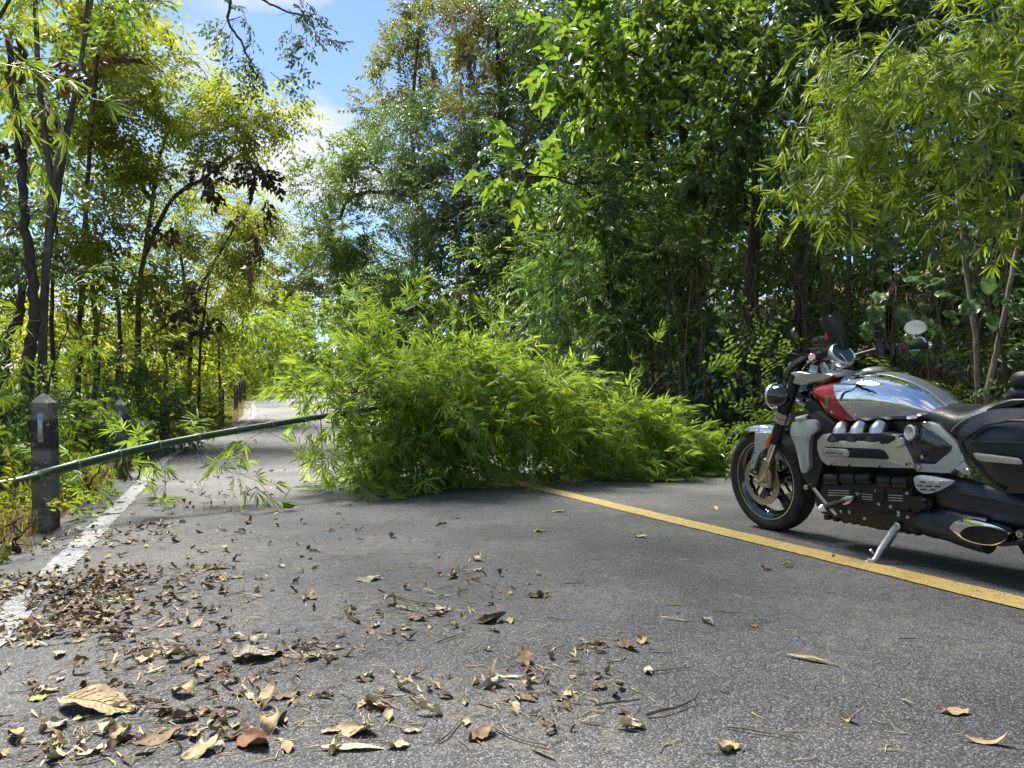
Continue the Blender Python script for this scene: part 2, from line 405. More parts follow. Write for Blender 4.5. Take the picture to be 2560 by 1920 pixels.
BARK = {
 'dark': noise_mat('bark_dark', [(.026, .021, .017), (.062, .051, .041), (.11, .092, .076)], 9, 8, .9, .7, (3, 3, .6)),
 'lichen': noise_mat('bark_lichen', [(.040, .034, .028), (.085, .073, .062), (.13, .115, .10), (.36, .37, .35)], 7, 8, .9, .5, (1.5, 1.5, .8)),
 'pale': noise_mat('bark_pale', [(.10, .085, .06), (.17, .15, .11), (.26, .24, .19)], 10, 8, .85, .5, (2, 2, .6)),
 'twig': noise_mat('bark_twig', [(.035, .027, .018), (.075, .06, .042)], 12, 4, .9, .2),
 'vine': noise_mat('bark_vine', [(.06, .045, .03), (.11, .085, .055), (.15, .12, .08)], 9, 6, .9, .3, (2, 2, .5)),
 'culm': noise_mat('bamboo_culm', [(.030, .060, .028), (.045, .085, .040), (.060, .105, .055)], 3, 5, .38, .05, (1, 1, 1), .5),
}
def nrm(v): return v / (np.linalg.norm(v, axis=-1, keepdims=True) + 1e-9)
def basis(d, up):
    d = nrm(d); x = nrm(np.cross(d, up)); z = np.cross(x, d)
    return np.stack([x, d, z], -1)           # columns: side, along, normal
def leaf4(l, w, fold=.25, droop=.12):
    return np.array([[0, 0, 0], [-w / 2, l * .42, w * fold], [0, l, -droop * l], [w / 2, l * .42, w * fold]]), np.array([[0, 2, 1], [0, 3, 2]])
def leaf8(l, w, fold=.22, droop=.22):
    z = lambda y: -droop * l * (y ** 2)
    a, b = .30, .68
    v = np.array([[0, 0, 0], [0, a * l, z(a)], [0, b * l, z(b)], [0, l, z(1)],
                  [-w / 2, a * l, z(a) + w * fold], [w / 2, a * l, z(a) + w * fold], [-w * .40, b * l, z(b) + w * fold * .8], [w * .40, b * l, z(b) + w * fold * .8]])
    t = np.array([[0, 1, 4], [0, 5, 1], [4, 1, 2], [4, 2, 6], [1, 5, 7], [1, 7, 2], [6, 2, 3], [2, 7, 3]])
    return v, t

class Spray:
    """a leafy twig growing along +Y; leaves in one array, wood in another"""
    def __init__(self): self.L, self.Wd = MB(), MB(); self.nl = 0; self.area = 0.0
    def leaf(self, fn, p, d, up, l, w, **k):
        v, t = fn(l, w, **k); B = basis(np.asarray(d, float), np.asarray(up, float))
        self.L.add(v @ B.T + np.asarray(p), t); self.nl += 1; self.area += l * w * .55
    def done(self):
        self.lv, self.lt = np.concatenate(self.L.v), np.concatenate(self.L.t)
        self.wv, self.wt = (np.concatenate(self.Wd.v), np.concatenate(self.Wd.t)) if self.Wd.v else (np.zeros((0, 3)), np.zeros((0, 3), int))
        return self
def twig_pts(a, d, L, droop, r, n=3):
    k = np.linspace(0, 1, n)[:, None]
    side = nrm(np.cross(d, [0, 0, 1.0]) + 1e-6)
    return a + d * L * k + np.array([0, 0, -1.0]) * droop * L * k ** 2 + side * (r.normal(0, .06) * L) * np.sin(k * 3)

def spray_broad(r, L=.6, leaf_l=.12, leaf_w=.05, nside=4, per=5, droop=.18, fn=leaf4, wr=.004):
    s = Spray(); Y = np.array([0, 1.0, 0])
    main = twig_pts(np.zeros(3), Y, L, droop, r); wr and s.Wd.tube(main, np.linspace(wr, wr * .4, len(main)), 3, False)
    twigs = [main]
    for i in range(nside):
        k = .15 + .75 * (i + r.uniform(-.3, .3)) / nside
        a = main[0] + (main[-1] - main[0]) * k; a[2] = -droop * L * k * k
        sg = 1 if i % 2 else -1; an = r.uniform(.5, 1.0) * sg
        d = nrm(np.array([math.sin(an), math.cos(an), r.uniform(-.2, .45)]))
        tw = twig_pts(a, d, L * r.uniform(.32, .6), droop * 1.2, r); twigs.append(tw)
        wr and s.Wd.tube(tw[[0, -1]], [wr * .6, wr * .3], 3, False)
    for tw in twigs:
        tot = tw[-1] - tw[0]; ln = np.linalg.norm(tot); ax = tot / ln
        for j in range(per):
            k = .25 + .75 * (j + r.uniform(-.2, .2)) / per
            p = tw[0] + tot * min(k, 1)
            sg = 1 if j % 2 else -1; an = sg * r.uniform(.55, 1.15)
            side = nrm(np.cross(ax, [0, 0, 1.0]))
            d = ax * math.cos(an) + side * math.sin(an) + np.array([0, 0, r.uniform(-.75, .15)])
            sc = r.uniform(.7, 1.2)
            s.leaf(fn, p, d, np.array([r.normal(0, .45), r.normal(0, .45), 1]), leaf_l * sc, leaf_w * sc, droop=r.uniform(0, .35))
        s.leaf(fn, tw[-1], ax + np.array([0, 0, -.3]), [r.normal(0, .3), 0, 1], leaf_l * 1.05, leaf_w, droop=.2)
    return s.done()

def spray_pinnate(r, L=.55, leaf_l=.07, leaf_w=.03, nr=5, pairs=6, droop=.3, fn=leaf4, wr=.003):
    s = Spray()
    for i in range(nr):
        an = (i - (nr - 1) / 2) * .55 + r.normal(0, .2)
        d = nrm(np.array([math.sin(an), math.cos(an), r.uniform(-.15, .5)]))
        tw = twig_pts(np.zeros(3) + d * .02, d, L * r.uniform(.7, 1.1), droop, r, 5); s.Wd.tube(tw[[0, 2, 4]], np.linspace(wr, wr * .4, 3), 3, False)
        for j in range(pairs):
            k = .2 + .8 * j / pairs; q = k * 4; a = int(min(q, 3)); p = tw[a] + (tw[a + 1] - tw[a]) * (q - a)
            ax = nrm(tw[a + 1] - tw[a]); side = nrm(np.cross(ax, [0, 0, 1.0]))
            for sg in (-1, 1):
                dd = side * sg + ax * r.uniform(.3, .7) + np.array([0, 0, r.uniform(-.5, 0)])
                sc = r.uniform(.8, 1.15)
                s.leaf(fn, p, dd, [r.normal(0, .25), r.normal(0, .25), 1], leaf_l * sc, leaf_w * sc, droop=.15)
        s.leaf(fn, tw[-1], tw[-1] - tw[-2], [0, 0, 1], leaf_l, leaf_w)
    return s.done()

def spray_bamboo(r, L=.55, leaf_l=.19, leaf_w=.024, fans=6, per=7, droop=.4, fn=leaf4, wr=.0028, hang=.35):
    s = Spray(); Y = np.array([0, 1.0, 0])
    main = twig_pts(np.zeros(3), Y, L, droop, r, 5); wr and s.Wd.tube(main[[0, 2, 4]], np.linspace(wr, wr * .5, 3), 3, False)
    for i in range(fans):
        q = (1.0 + 3.0 * i / max(1, fans - 1)); a = int(min(q, 3)); p0 = main[a] + (main[a + 1] - main[a]) * (q - a)
        ax = nrm(main[a + 1] - main[a]); side = nrm(np.cross(ax, [0, 0, 1.0]))
        sg = 1 if i % 2 else -1
        an = sg * r.uniform(.4, 1.3) if i < fans - 1 else r.normal(0, .2)
        d = nrm(ax * math.cos(an) + side * math.sin(an) + np.array([0, 0, r.uniform(-.3, .5)]))
        tl = L * r.uniform(.15, .38); tip = p0 + d * tl + np.array([0, 0, -.1 * tl])
        wr and s.Wd.tube(np.array([p0, tip]), [wr * .6, wr * .4], 3, False)
        up = nrm(np.array([r.normal(0, .5), r.normal(0, .5), 1.0])); B = basis(d, up)
        for j in range(per):
            f = (j - (per - 1) / 2) / max(1, (per - 1) / 2); aa = f * r.uniform(.9, 1.35) + r.normal(0, .1)
            dd = B[:, 1] * math.cos(aa) + B[:, 0] * math.sin(aa) + np.array([0, 0, -hang * r.uniform(.2, 1.6)])
            base = p0 + (tip - p0) * (1 - .45 * abs(f) * r.uniform(.5, 1))
            sc = r.uniform(.65, 1.15) * (1 - .2 * abs(f))
            s.leaf(fn, base, dd, up + np.array([r.normal(0, .35), r.normal(0, .35), 0]), leaf_l * sc, leaf_w * sc * r.uniform(.85, 1.2), droop=r.uniform(.05, .3))
    return s.done()

def spray_big(r, L=.45, leaf_l=.26, leaf_w=.14, n=8, droop=.25, fn=leaf8, wr=.006):
    s = Spray(); Y = np.array([0, 1.0, 0])
    main = twig_pts(np.zeros(3), Y, L, droop, r, 5); s.Wd.tube(main, np.linspace(wr, wr * .5, 5), 4, False)
    for j in range(n):
        k = .3 + .7 * j / (n - 1); q = k * 4; a = int(min(q, 3)); p = main[a] + (main[a + 1] - main[a]) * (q - a)
        an = j * 2.4 + r.normal(0, .3)
        d = np.array([math.cos(an) * .9, .55 + .4 * k, math.sin(an) * .45 - .15])
        sc = r.uniform(.65, 1.15)
        s.leaf(fn, p, d, [r.normal(0, .35), r.normal(0, .35), 1], leaf_l * sc, leaf_w * sc, droop=r.uniform(.1, .5))
    return s.done()

_r = np.random.default_rng(11)
KIT = {
 'broad':  [spray_broad(_r) for _ in range(6)],
 'small':  [spray_broad(_r, .5, .075, .034, 5, 6) for _ in range(6)],
 'far':    [spray_broad(_r, .8, .16, .075, 4, 5, wr=0) for _ in range(6)],
 'vfar':   [spray_broad(_r, 1.3, .30, .15, 4, 5, wr=0) for _ in range(5)],
 'pinn':   [spray_pinnate(_r) for _ in range(6)],
 'pinnb':  [spray_pinnate(_r, .8, .12, .05, 5, 6) for _ in range(6)],
 'bamb':   [spray_bamboo(_r) for _ in range(8)],
 'bambn':  [spray_bamboo(_r, .52, .17, .021, 6, 8, .35, leaf8) for _ in range(8)],
 'bambf':  [spray_bamboo(_r, .9, .26, .045, 6, 7, wr=0) for _ in range(6)],
 'big':    [spray_big(_r) for _ in range(6)],
 'bigf':   [spray_big(_r, .6, .26, .14, 10, .25, leaf4) for _ in range(6)],
 'dryc':   [spray_broad(_r, .4, .16, .09, 3, 5, .7, wr=0) for _ in range(5)],
}
def stamp(kit, pos, dirs, scale, r, rollsd=.5):
    """place a randomly chosen spray of the kit at every position; returns leaf and wood arrays"""
    pos = np.asarray(pos, float); N = len(pos)
    pick = r.integers(0, len(kit), N)
    up = nrm(np.stack([r.normal(0, rollsd, N), r.normal(0, rollsd, N), np.ones(N)], -1))
    par = np.abs((nrm(dirs) * up).sum(1)) > .93
    up[par] = np.array([1.0, 0, 0])
    Bs = basis(np.asarray(dirs, float), up)
    lv, lt, wv, wt = [], [], [], []; nl = nw = 0
    for i, s in enumerate(kit):
        m = np.where(pick == i)[0]
        if not len(m): continue
        R = Bs[m] * np.asarray(scale)[m][:, None, None]
        v = np.einsum('nij,kj->nki', R, s.lv) + pos[m][:, None, :]
        lt.append((s.lt[None] + (np.arange(len(m)) * len(s.lv))[:, None, None]).reshape(-1, 3) + nl); lv.append(v.reshape(-1, 3)); nl += v.shape[0] * v.shape[1]
        if len(s.wv):
            v = np.einsum('nij,kj->nki', R, s.wv) + pos[m][:, None, :]
            wt.append((s.wt[None] + (np.arange(len(m)) * len(s.wv))[:, None, None]).reshape(-1, 3) + nw); wv.append(v.reshape(-1, 3)); nw += v.shape[0] * v.shape[1]
    cat = lambda a, w: np.concatenate(a) if a else np.zeros((0, w))
    return cat(lv, 3), cat(lt, 3).astype(int), cat(wv, 3), cat(wt, 3).astype(int)

def clump(p, sz, ph):
    q = p / sz
    return (np.sin(q[:, 0] * 2.1 + ph) * np.sin(q[:, 1] * 1.9 - ph * 1.3) + np.sin(q[:, 2] * 2.3 + ph * .7) * np.sin(q[:, 0] * 1.1 + q[:, 1] * 1.4)) * .5

def lobe(px, py, Y, rx, ry, rd=None):
    c = P(px, py, Y); k = Y / F_PX
    return c, np.array([rx * k, (rd if rd else .75 * (rx + ry) * .5 * k), ry * k])

TRI_COUNT = [0]
def fill_lobes(lobes, kind, cov, r, gap=.15, sag=.15, scale=1.0):
    pos, dr = [], []
    kit = KIT[kind]; area = np.mean([s.area for s in kit]) * scale * scale
    for c, rad in lobes:
        n = int(cov * math.pi * rad[0] * rad[2] / (area * .6)) + 3
        m = int(n * 1.9)
        d = nrm(r.normal(size=(m, 3))); u = r.uniform(.12, 1, m) ** .45
        wig = 1 + .22 * np.sin(d[:, 0] * 5 + c[0]) * np.sin(d[:, 2] * 6 + c[1]) + .12 * np.sin(d[:, 2] * 11 + d[:, 0] * 9)
        p = c + d * rad * (u * wig)[:, None]
        keep = clump(p, .35 * rad.mean() + .25, c[0] * 3.1) > r.normal(-gap * 0 + gap - .25, .22, m)
        p, d = p[keep][:n], d[keep][:n]
        pos.append(p); dr.append(d)
    pos = np.concatenate(pos); dr = np.concatenate(dr)
    dr = nrm(dr * .8 + r.normal(0, .45, dr.shape) + np.array([0, 0, -sag]))
    return pos, dr

def smooth_path(pts, n=10):
    pts = np.asarray(pts, float)
    if len(pts) < 3: return np.array([pts[0] + (pts[-1] - pts[0]) * k for k in np.linspace(0, 1, n)])
    pp = np.concatenate([[2 * pts[0] - pts[1]], pts, [2 * pts[-1] - pts[-2]]]); out = []
    for i in range(1, len(pp) - 2):
        a, b, c, d = pp[i - 1:i + 3]
        for k in np.linspace(0, 1, n, endpoint=False):
            out.append(.5 * ((2 * b) + (-a + c) * k + (2 * a - 5 * b + 4 * c - d) * k * k + (-a + 3 * b - 3 * c + d) * k ** 3))
    out.append(pts[-1]); return np.array(out)

SEED = [100]
def tree(name, label, trunks, lobes, kind, leaf, cov=2.5, bark='dark', r0=.12, cat='tree', group=None, gap=.15, sag=.15, scale=1.0,
         limbs=True, extra=None, twigs=True, crown_name='crown', limb_r=.35, nsec=5, base=None, rough_trunk=.012):
    """trunks: list of point lists in metres (first point on the ground); lobes: list of (centre, radii)"""
    SEED[0] += 1; r = np.random.default_rng(SEED[0])
    b0 = np.array(base if base is not None else trunks[0][0], float)
    root = empty(name, b0); tag(root, label, cat, group)
    paths = []
    wood = MB(); tr = MB()
    for i, tp in enumerate(trunks):
        pth = smooth_path(tp, 7); ln = len(pth)
        pth[1:-1] += r.normal(0, rough_trunk, (ln - 2, 3)) * np.array([1, 1, .2])
        rr = (r0 if i == 0 else r0 * .72) * np.linspace(1.0, .45, ln)
        if i == 0: rr[:2] *= 1.2
        tr.tube(pth - b0, rr, 9 if r0 > .06 else 6); paths.append((pth, rr))
    tr.build('trunk', BARK[bark], root, True)
    if lobes:
        if limbs:
            for c, rad in lobes:
                best = None
                for pth, rr in paths:
                    d = np.linalg.norm(pth - c, axis=1) + np.clip(pth[:, 2] - c[2] + .2 * rad[2], 0, 9) * 2
                    j = int(np.argmin(d))
                    if best is None or d[j] < best[0]: best = (d[j], pth[j], rr[j])
                _, a, ra = best; ln = np.linalg.norm(c - a)
                mid = (a + c) / 2 + r.normal(0, .08, 3) * ln + np.array([0, 0, .08 * ln])
                lp = smooth_path([a, mid, c + r.normal(0, .1, 3) * rad], 5)
                lr = max(.006, ra * limb_r)
                wood.tube(lp - b0, np.linspace(lr, lr * .4, len(lp)), 5, False)
                for _ in range(nsec):
                    j = r.integers(len(lp) // 3, len(lp)); e = c + nrm(r.normal(size=3)) * rad * r.uniform(.55, .95)
                    m = (lp[j] + e) / 2 + r.normal(0, .1, 3) * rad
                    sp = smooth_path([lp[j], m, e], 4)
                    wood.tube(sp - b0, np.linspace(lr * .42, lr * .12, len(sp)), 4, False)
        pos, dr = fill_lobes(lobes, kind, cov, r, gap, sag, scale)
        lv, lt, wv, wt = stamp(KIT[kind], pos, dr, scale * r.uniform(.75, 1.2, len(pos)), r)
        if extra is not None:
            for kd, ls, cv, mt in extra:
                p2, d2 = fill_lobes(ls, kd, cv, r, 0, .5)
                a, b, cc, dd = stamp(KIT[kd], p2, d2, r.uniform(.8, 1.2, len(p2)), r)
                me = np_mesh('dry_leaves', a - b0, b, LEAF[mt]); o = link('leaf_cluster', me, root); o['kind'] = 'stuff'
                TRI_COUNT[0] += len(b)
        if twigs and len(wv): wood.add(wv - b0, wt)
        o = link(crown_name, np_mesh(crown_name, lv - b0, lt, LEAF[leaf]), root)
        TRI_COUNT[0] += len(lt)
    if wood.v:
        wood.build('branches', BARK['twig'] if bark != 'culm' else BARK['culm'], root)['kind'] = 'stuff'
        TRI_COUNT[0] += sum(len(t) for t in wood.t)
    return root
def gp(px, Y, dz=-.05):
    """point on the ground Y metres ahead in the direction of pixel column px"""
    x = (px - CX) / F_PX * Y
    return np.array([x, Y, float(ground_z(x, Y)) + dz])
# ================================================================== forest on the right of the road
def tp(base_px, Y, *pts):
    return [gp(base_px, Y)] + [P(a, b, c) for a, b, c in pts]
tree('evergreen_tree', 'dense dark evergreen tree with bluish leaves in the middle of the forest edge', [tp(1175, 23.5, (1180, 700, 23.5), (1170, 450, 23), (1150, 200, 23))],
     [lobe(1090, 350, 24, 140, 115), lobe(1190, 480, 22, 150, 130), lobe(1265, 340, 21.5, 130, 120), lobe(1160, 620, 22, 140, 80), lobe(1040, 500, 25, 90, 90)],
     'broad', 'dark', 2.6, 'pale', .12, twigs=False)
tree('leafy_tree', 'tree with a curved bare limb reaching over the road beside the open sky', [tp(1060, 28, (1065, 640, 28), (1045, 505, 28), (965, 482, 28), (880, 492, 28), (850, 545, 28))],
     [lobe(870, 580, 28, 100, 70), lobe(800, 470, 29, 60, 50), lobe(930, 430, 27.5, 100, 75), lobe(780, 600, 30, 55, 45), lobe(930, 690, 28, 95, 75), lobe(850, 390, 29, 60, 50)],
     'broad', 'mid', 2.3, 'dark', .13, gap=.2, scale=1.15, twigs=False)
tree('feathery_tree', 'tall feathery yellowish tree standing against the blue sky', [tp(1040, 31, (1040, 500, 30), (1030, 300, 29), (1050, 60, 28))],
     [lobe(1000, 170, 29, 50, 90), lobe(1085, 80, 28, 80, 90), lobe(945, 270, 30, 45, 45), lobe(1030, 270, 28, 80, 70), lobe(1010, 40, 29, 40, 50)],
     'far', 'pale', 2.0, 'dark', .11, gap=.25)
tree('thin_crowned_tree', 'brownish thin crowned tree with white sky showing through its top', [tp(1290, 24, (1270, 500, 22), (1250, 250, 21), (1240, 20, 20))],
     [lobe(1230, 110, 20.5, 120, 90), lobe(1300, 20, 20, 120, 80), lobe(1160, 30, 21, 80, 60), lobe(1210, 230, 21, 110, 70)],
     'small', 'olive', 1.5, 'dark', .11, gap=.3, twigs=False)
tree('large_leaved_tree', 'bright large leaved tree hanging from the top of the forest edge', [tp(1730, 15, (1740, 700, 14.5), (1720, 420, 14), (1690, 200, 13.5), (1660, -100, 13))],
     [lobe(1430, 130, 13, 115, 95), lobe(1560, 200, 13, 120, 100), lobe(1590, 50, 12.5, 140, 80), lobe(1480, 270, 13, 90, 60), lobe(1650, 120, 13, 90, 120)],
     'bigf', 'big', 1.9, 'dark', .13, gap=.2, sag=.35)
tree('drooping_sapling', 'sapling whose spray of big bright leaves juts from the dark trees', [tp(1530, 13.5, (1520, 700, 13), (1480, 500, 12.5), (1400, 450, 12), (1320, 440, 11.5))],
     [lobe(1300, 425, 11.5, 60, 32), lobe(1370, 455, 11.8, 65, 40), lobe(1440, 470, 12.2, 55, 45)], 'bigf', 'big', 1.5, 'twig', .03, gap=-.1, sag=.3, scale=.95, nsec=2)
tree('bamboo_clump', 'deep green bamboo clump leaning out behind the fallen bamboo heap', [tp(1640, 14.5, (1620, 760, 14), (1580, 560, 13.3), (1520, 480, 12.8), (1440, 520, 12.3)), tp(1660, 14.5, (1660, 700, 14), (1640, 500, 13), (1600, 440, 12.5)),
     tp(1620, 14.5, (1560, 800, 13.8), (1480, 680, 13), (1400, 720, 12.5))],
     [lobe(1470, 610, 13, 130, 95), lobe(1600, 520, 12.6, 130, 90), lobe(1420, 770, 13.3, 105, 80), lobe(1570, 720, 12.6, 120, 85), lobe(1650, 600, 12.6, 80, 80), lobe(1520, 840, 12.6, 100, 50)],
     'bamb', 'bdark', 2.3, 'culm', .035, cat='bamboo', gap=.1, sag=.55, scale=1.15)
tree('broadleaf_shrub', 'small leaved shrub between the dark bamboo and the hanging vines', [tp(1720, 12, (1710, 850, 11.8), (1690, 640, 11.5))],
     [lobe(1690, 610, 11.3, 75, 70), lobe(1720, 720, 11.3, 60, 60), lobe(1640, 680, 11.6, 50, 50)], 'small', 'mid', 2.0, 'twig', .03, cat='shrub', gap=.2)
tree('creeper_tree', 'tree smothered in climbing heart leaved vines left of the bright bamboo', [tp(1880, 12.5, (1885, 700, 12.2), (1890, 400, 12), (1870, -50, 12))],
     [lobe(1830, 230, 11, 110, 120), lobe(1910, 360, 10.8, 110, 90), lobe(1800, 400, 11, 85, 100), lobe(1920, 120, 11, 120, 110), lobe(1770, 90, 12, 90, 80), lobe(1850, 500, 11.2, 90, 60)],
     'bigf', 'mid', 1.9, 'dark', .10, gap=.15, sag=.4, scale=.55)
tree('bamboo_clump', 'bright yellow green bamboo arching in at the upper right above the motorcycle', [tp(2640, 8.6, (2560, 500, 8), (2450, 150, 7.2), (2300, 60, 6.6), (2150, 200, 6.2)), tp(2700, 8.4, (2620, 400, 7.6), (2500, 100, 6.8), (2380, 60, 6.2)),
     tp(2760, 8, (2700, 500, 7.2), (2600, 250, 6.6), (2480, 300, 6))],
     [lobe(2130, 230, 6.6, 110, 130, .8), lobe(2290, 130, 6.4, 170, 130, .9), lobe(2040, 350, 6.8, 65, 60, .6), lobe(2200, 340, 6.4, 120, 70, .8), lobe(2440, 220, 6.2, 150, 130, .9), lobe(2520, 430, 6.5, 90, 90, .7), lobe(2360, 20, 6.5, 200, 80, .9)],
     'bambn', 'bamboo', 1.9, 'culm', .03, cat='bamboo', gap=.08, sag=.55, limb_r=.3)
tree('canopy_tree', 'tall tree closing the top edge of the forest above the creepers', [tp(2020, 15, (2010, 600, 14.5), (2000, 200, 14), (1990, -200, 14))],
     [lobe(1720, -60, 14, 200, 130), lobe(2000, -40, 14, 220, 150), lobe(2080, 120, 14, 130, 120), lobe(2300, -120, 13, 260, 160), lobe(2500, 120, 12, 200, 240)],
     'far', 'dark', 2.0, 'dark', .16)
tree('canopy_tree', 'dark tree filling the gap behind the large leaved branches', [tp(1500, 20, (1500, 600, 19), (1480, 300, 18), (1460, -50, 18))],
     [lobe(1400, 330, 18, 150, 110), lobe(1540, 360, 17, 130, 110), lobe(1650, 330, 16, 120, 130), lobe(1420, 60, 18, 150, 130), lobe(1600, 20, 17, 150, 110), lobe(1750, 250, 16, 120, 120), lobe(1340, 560, 19, 110, 110)],
     'far', 'dark', 2.3, 'dark', .15)
# crowns above the frame: they shade the road and show in the chrome
for i, (x, y, z, rx, rz, lab) in enumerate([
        (7.4, 11.2, 13.4, 3.4, 2.4, 'tall tree whose crown rises out of the picture behind the creepers'),
        (8.6, 18.0, 14.5, 3.6, 3.0, 'tall tree whose crown rises out of the picture above the large leaves'),
        (13.0, 7.5, 11.5, 3.6, 3.2, 'tall tree whose crown rises out of the picture beyond the bright bamboo'),
        (3.0, 25.0, 15.0, 3.6, 3.0, 'tall tree whose crown rises out of the picture above the evergreen')]):
    b = np.array([x + 1.0, y + 1.2, 0]); b[2] = float(ground_z(b[0], b[1])) - .1
    tree('forest_tree', lab, [[b, b + [0, 0, 4], np.array([x + .3, y + .3, z * .65]), np.array([x, y, z])]],
         [(np.array([x, y, z]), np.array([rx, rx, rz])), (np.array([x - 1.8, y - 1.2, z - 2.2]), np.array([rx * .7, rx * .7, rz * .7])), (np.array([x + 2, y + 1.5, z - 1.5]), np.array([rx * .8, rx * .8, rz * .8]))],
         'vfar', 'dark', 1.5, 'dark', .2)

# two bare saplings behind the motorcycle
for lab, pts, rr in [('straight pale sapling trunk on the bank behind the motorcycle', [(2447, 1010, 8.2), (2436, 830, 8.2), (2418, 700, 8.3), (2402, 560, 8.3), (2385, 380, 8.4)], .034),
                     ('leaning pale dead pole on the bank behind the motorcycle seat', [(2464, 1015, 8.0), (2490, 880, 8.0), (2520, 740, 7.9), (2552, 560, 7.9), (2580, 380, 7.9)], .036),
                     ('dark crooked trunk on the bank between the two pale poles', [(2500, 985, 9.0), (2478, 800, 9.0), (2440, 640, 9.1), (2470, 480, 9.2), (2450, 300, 9.2)], .04)]:
    p = [P(*q) for q in pts]; g = p[0].copy(); g[2] = float(ground_z(g[0], g[1])) - .05
    tree('sapling', lab, [[g] + p], [], 'small', 'mid', bark='dark' if 'dark' in lab else 'pale', r0=rr, rough_trunk=.003)
# trunks in the gloom of the bank
for i, (px, Y, top, rr, lab) in enumerate([
        (1885, 11.0, 560, .05, 'slim dark trunk beside the hanging vine leaves'), (2010, 11.5, 480, .07, 'thick dark trunk in the gloom left of the right mirror'),
        (2125, 10.5, 500, .05, 'dark trunk standing behind the phone case'), (2235, 11.5, 450, .08, 'broad dark trunk behind the right handlebar grip'),
        (1660, 13.5, 600, .04, 'slim trunk under the dark bamboo'), (1170, 21, 560, .10, 'pale twin trunk under the dark evergreen'), (1215, 21.5, 560, .07, 'slimmer pale trunk beside the twin trunk under the evergreen')]):
    g = gp(px, Y); c = P(px + random.uniform(-25, 25), top, Y); m = (g + c) / 2 + np.array([random.uniform(-.15, .15), 0, 0])
    tree('slender_tree', lab, [[g, m, c]], [], 'small', 'mid', bark='pale' if 'pale' in lab else 'dark', r0=rr, cat='tree')

# ================================================================== trees on the left of the road
L1 = [[gp(105, 9.5), P(106, 900, 9.5), P(113, 700, 9.5), P(128, 480, 9.5), P(112, 330, 9.5), P(96, 160, 9.5), P(84, -60, 9.5)],
      [P(128, 480, 9.5), P(165, 330, 9.5), P(200, 170, 9.5), P(226, -60, 9.5)], [P(118, 640, 9.6), P(150, 450, 9.7), P(182, 260, 9.7), P(212, 100, 9.7), P(240, -60, 9.7)]]
tree('lichen_spotted_tree', 'slender tree forking into three lichen spotted stems near the first road post', L1,
     [lobe(60, 60, 9.5, 90, 90), lobe(250, 60, 11, 90, 70), lobe(30, 250, 10, 70, 80), lobe(150, -70, 9.5, 200, 90)], 'broad', 'mid', .9, 'lichen', .062, gap=.25, rough_trunk=.004,
     extra=[('dryc', [lobe(60, 290, 9.4, 55, 45), lobe(205, 190, 9.3, 28, 45), lobe(20, 330, 9.4, 40, 40)], .7, 'dry')])
tree('dark_trunk_tree', 'stout dark trunk rising behind the nearest road post', [[gp(68, 9.2), P(72, 900, 9.2), P(88, 780, 9.2), P(70, 600, 9.3), P(50, 380, 9.4), P(20, 100, 9.5)]],
     [lobe(60, 430, 9.6, 90, 60), lobe(20, 560, 9.5, 80, 60)], 'broad', 'dark', 1.4, 'dark', .085, gap=.2)
tree('leaning_dark_tree', 'dark trunk leaning in from the left edge', [[gp(-5, 9.8), P(10, 880, 9.8), P(45, 800, 9.9), P(60, 700, 10)]], [], 'broad', 'mid', 1, 'dark', .10)
tree('yellow_green_tree', 'sunlit yellow green tree with a branching dark trunk left of the sky', [[gp(352, 17), P(345, 860, 17), P(352, 700, 17), P(372, 560, 17), P(395, 420, 17), P(425, 300, 17)], [P(362, 640, 17), P(430, 500, 16.5), P(520, 440, 16), P(580, 390, 15.8)],
     [P(380, 500, 17), P(300, 380, 17), P(280, 250, 17)]],
     [lobe(420, 480, 17, 120, 75), lobe(560, 330, 16.5, 110, 80), lobe(330, 300, 16.5, 110, 110), lobe(450, 220, 17, 95, 85), lobe(650, 300, 16, 80, 70), lobe(250, 420, 16, 110, 80), lobe(610, 260, 16.5, 80, 40), lobe(320, 140, 17, 95, 80)],
     'pinnb', 'yellow', 2.3, 'dark', .075, gap=.22, sag=.3, twigs=False,
     extra=[('dryc', [lobe(610, 420, 15.5, 90, 42), lobe(660, 460, 15.5, 55, 60), lobe(480, 400, 15.8, 75, 36), lobe(430, 560, 16, 45, 30), lobe(630, 600, 17, 36, 80), lobe(540, 470, 16, 70, 40)], .3, 'dry')])
tree('yellow_green_tree', 'lower yellow green tree with hanging brown pods above the far road posts', [[gp(470, 21), P(475, 860, 21), P(460, 700, 20.5), P(440, 560, 20)], [P(470, 780, 20.8), P(540, 650, 20), P(590, 560, 19.5)]],
     [lobe(520, 560, 20, 115, 75), lobe(610, 600, 21, 75, 70), lobe(430, 680, 20, 105, 70), lobe(560, 720, 22, 90, 65), lobe(640, 530, 22, 65, 60), lobe(480, 820, 21, 90, 55)],
     'pinnb', 'yellow', 2.5, 'dark', .07, gap=.15, sag=.3, twigs=False, extra=[('dryc', [lobe(480, 790, 18, 85, 55), lobe(420, 740, 18, 45, 60)], .4, 'dry')])
tree('leafy_tree', 'leafy green tree filling the upper left behind the lichen spotted stems', [[gp(190, 15), P(200, 800, 15), P(215, 500, 15), P(240, 200, 15), P(260, -50, 15)]],
     [lobe(160, 330, 15, 120, 110), lobe(90, 160, 15, 120, 120), lobe(260, 180, 15, 100, 110), lobe(310, 30, 15.5, 85, 60), lobe(180, 20, 15, 120, 90), lobe(60, 440, 14, 110, 80)],
     'far', 'yellow', 2.0, 'dark', .06, gap=.22)
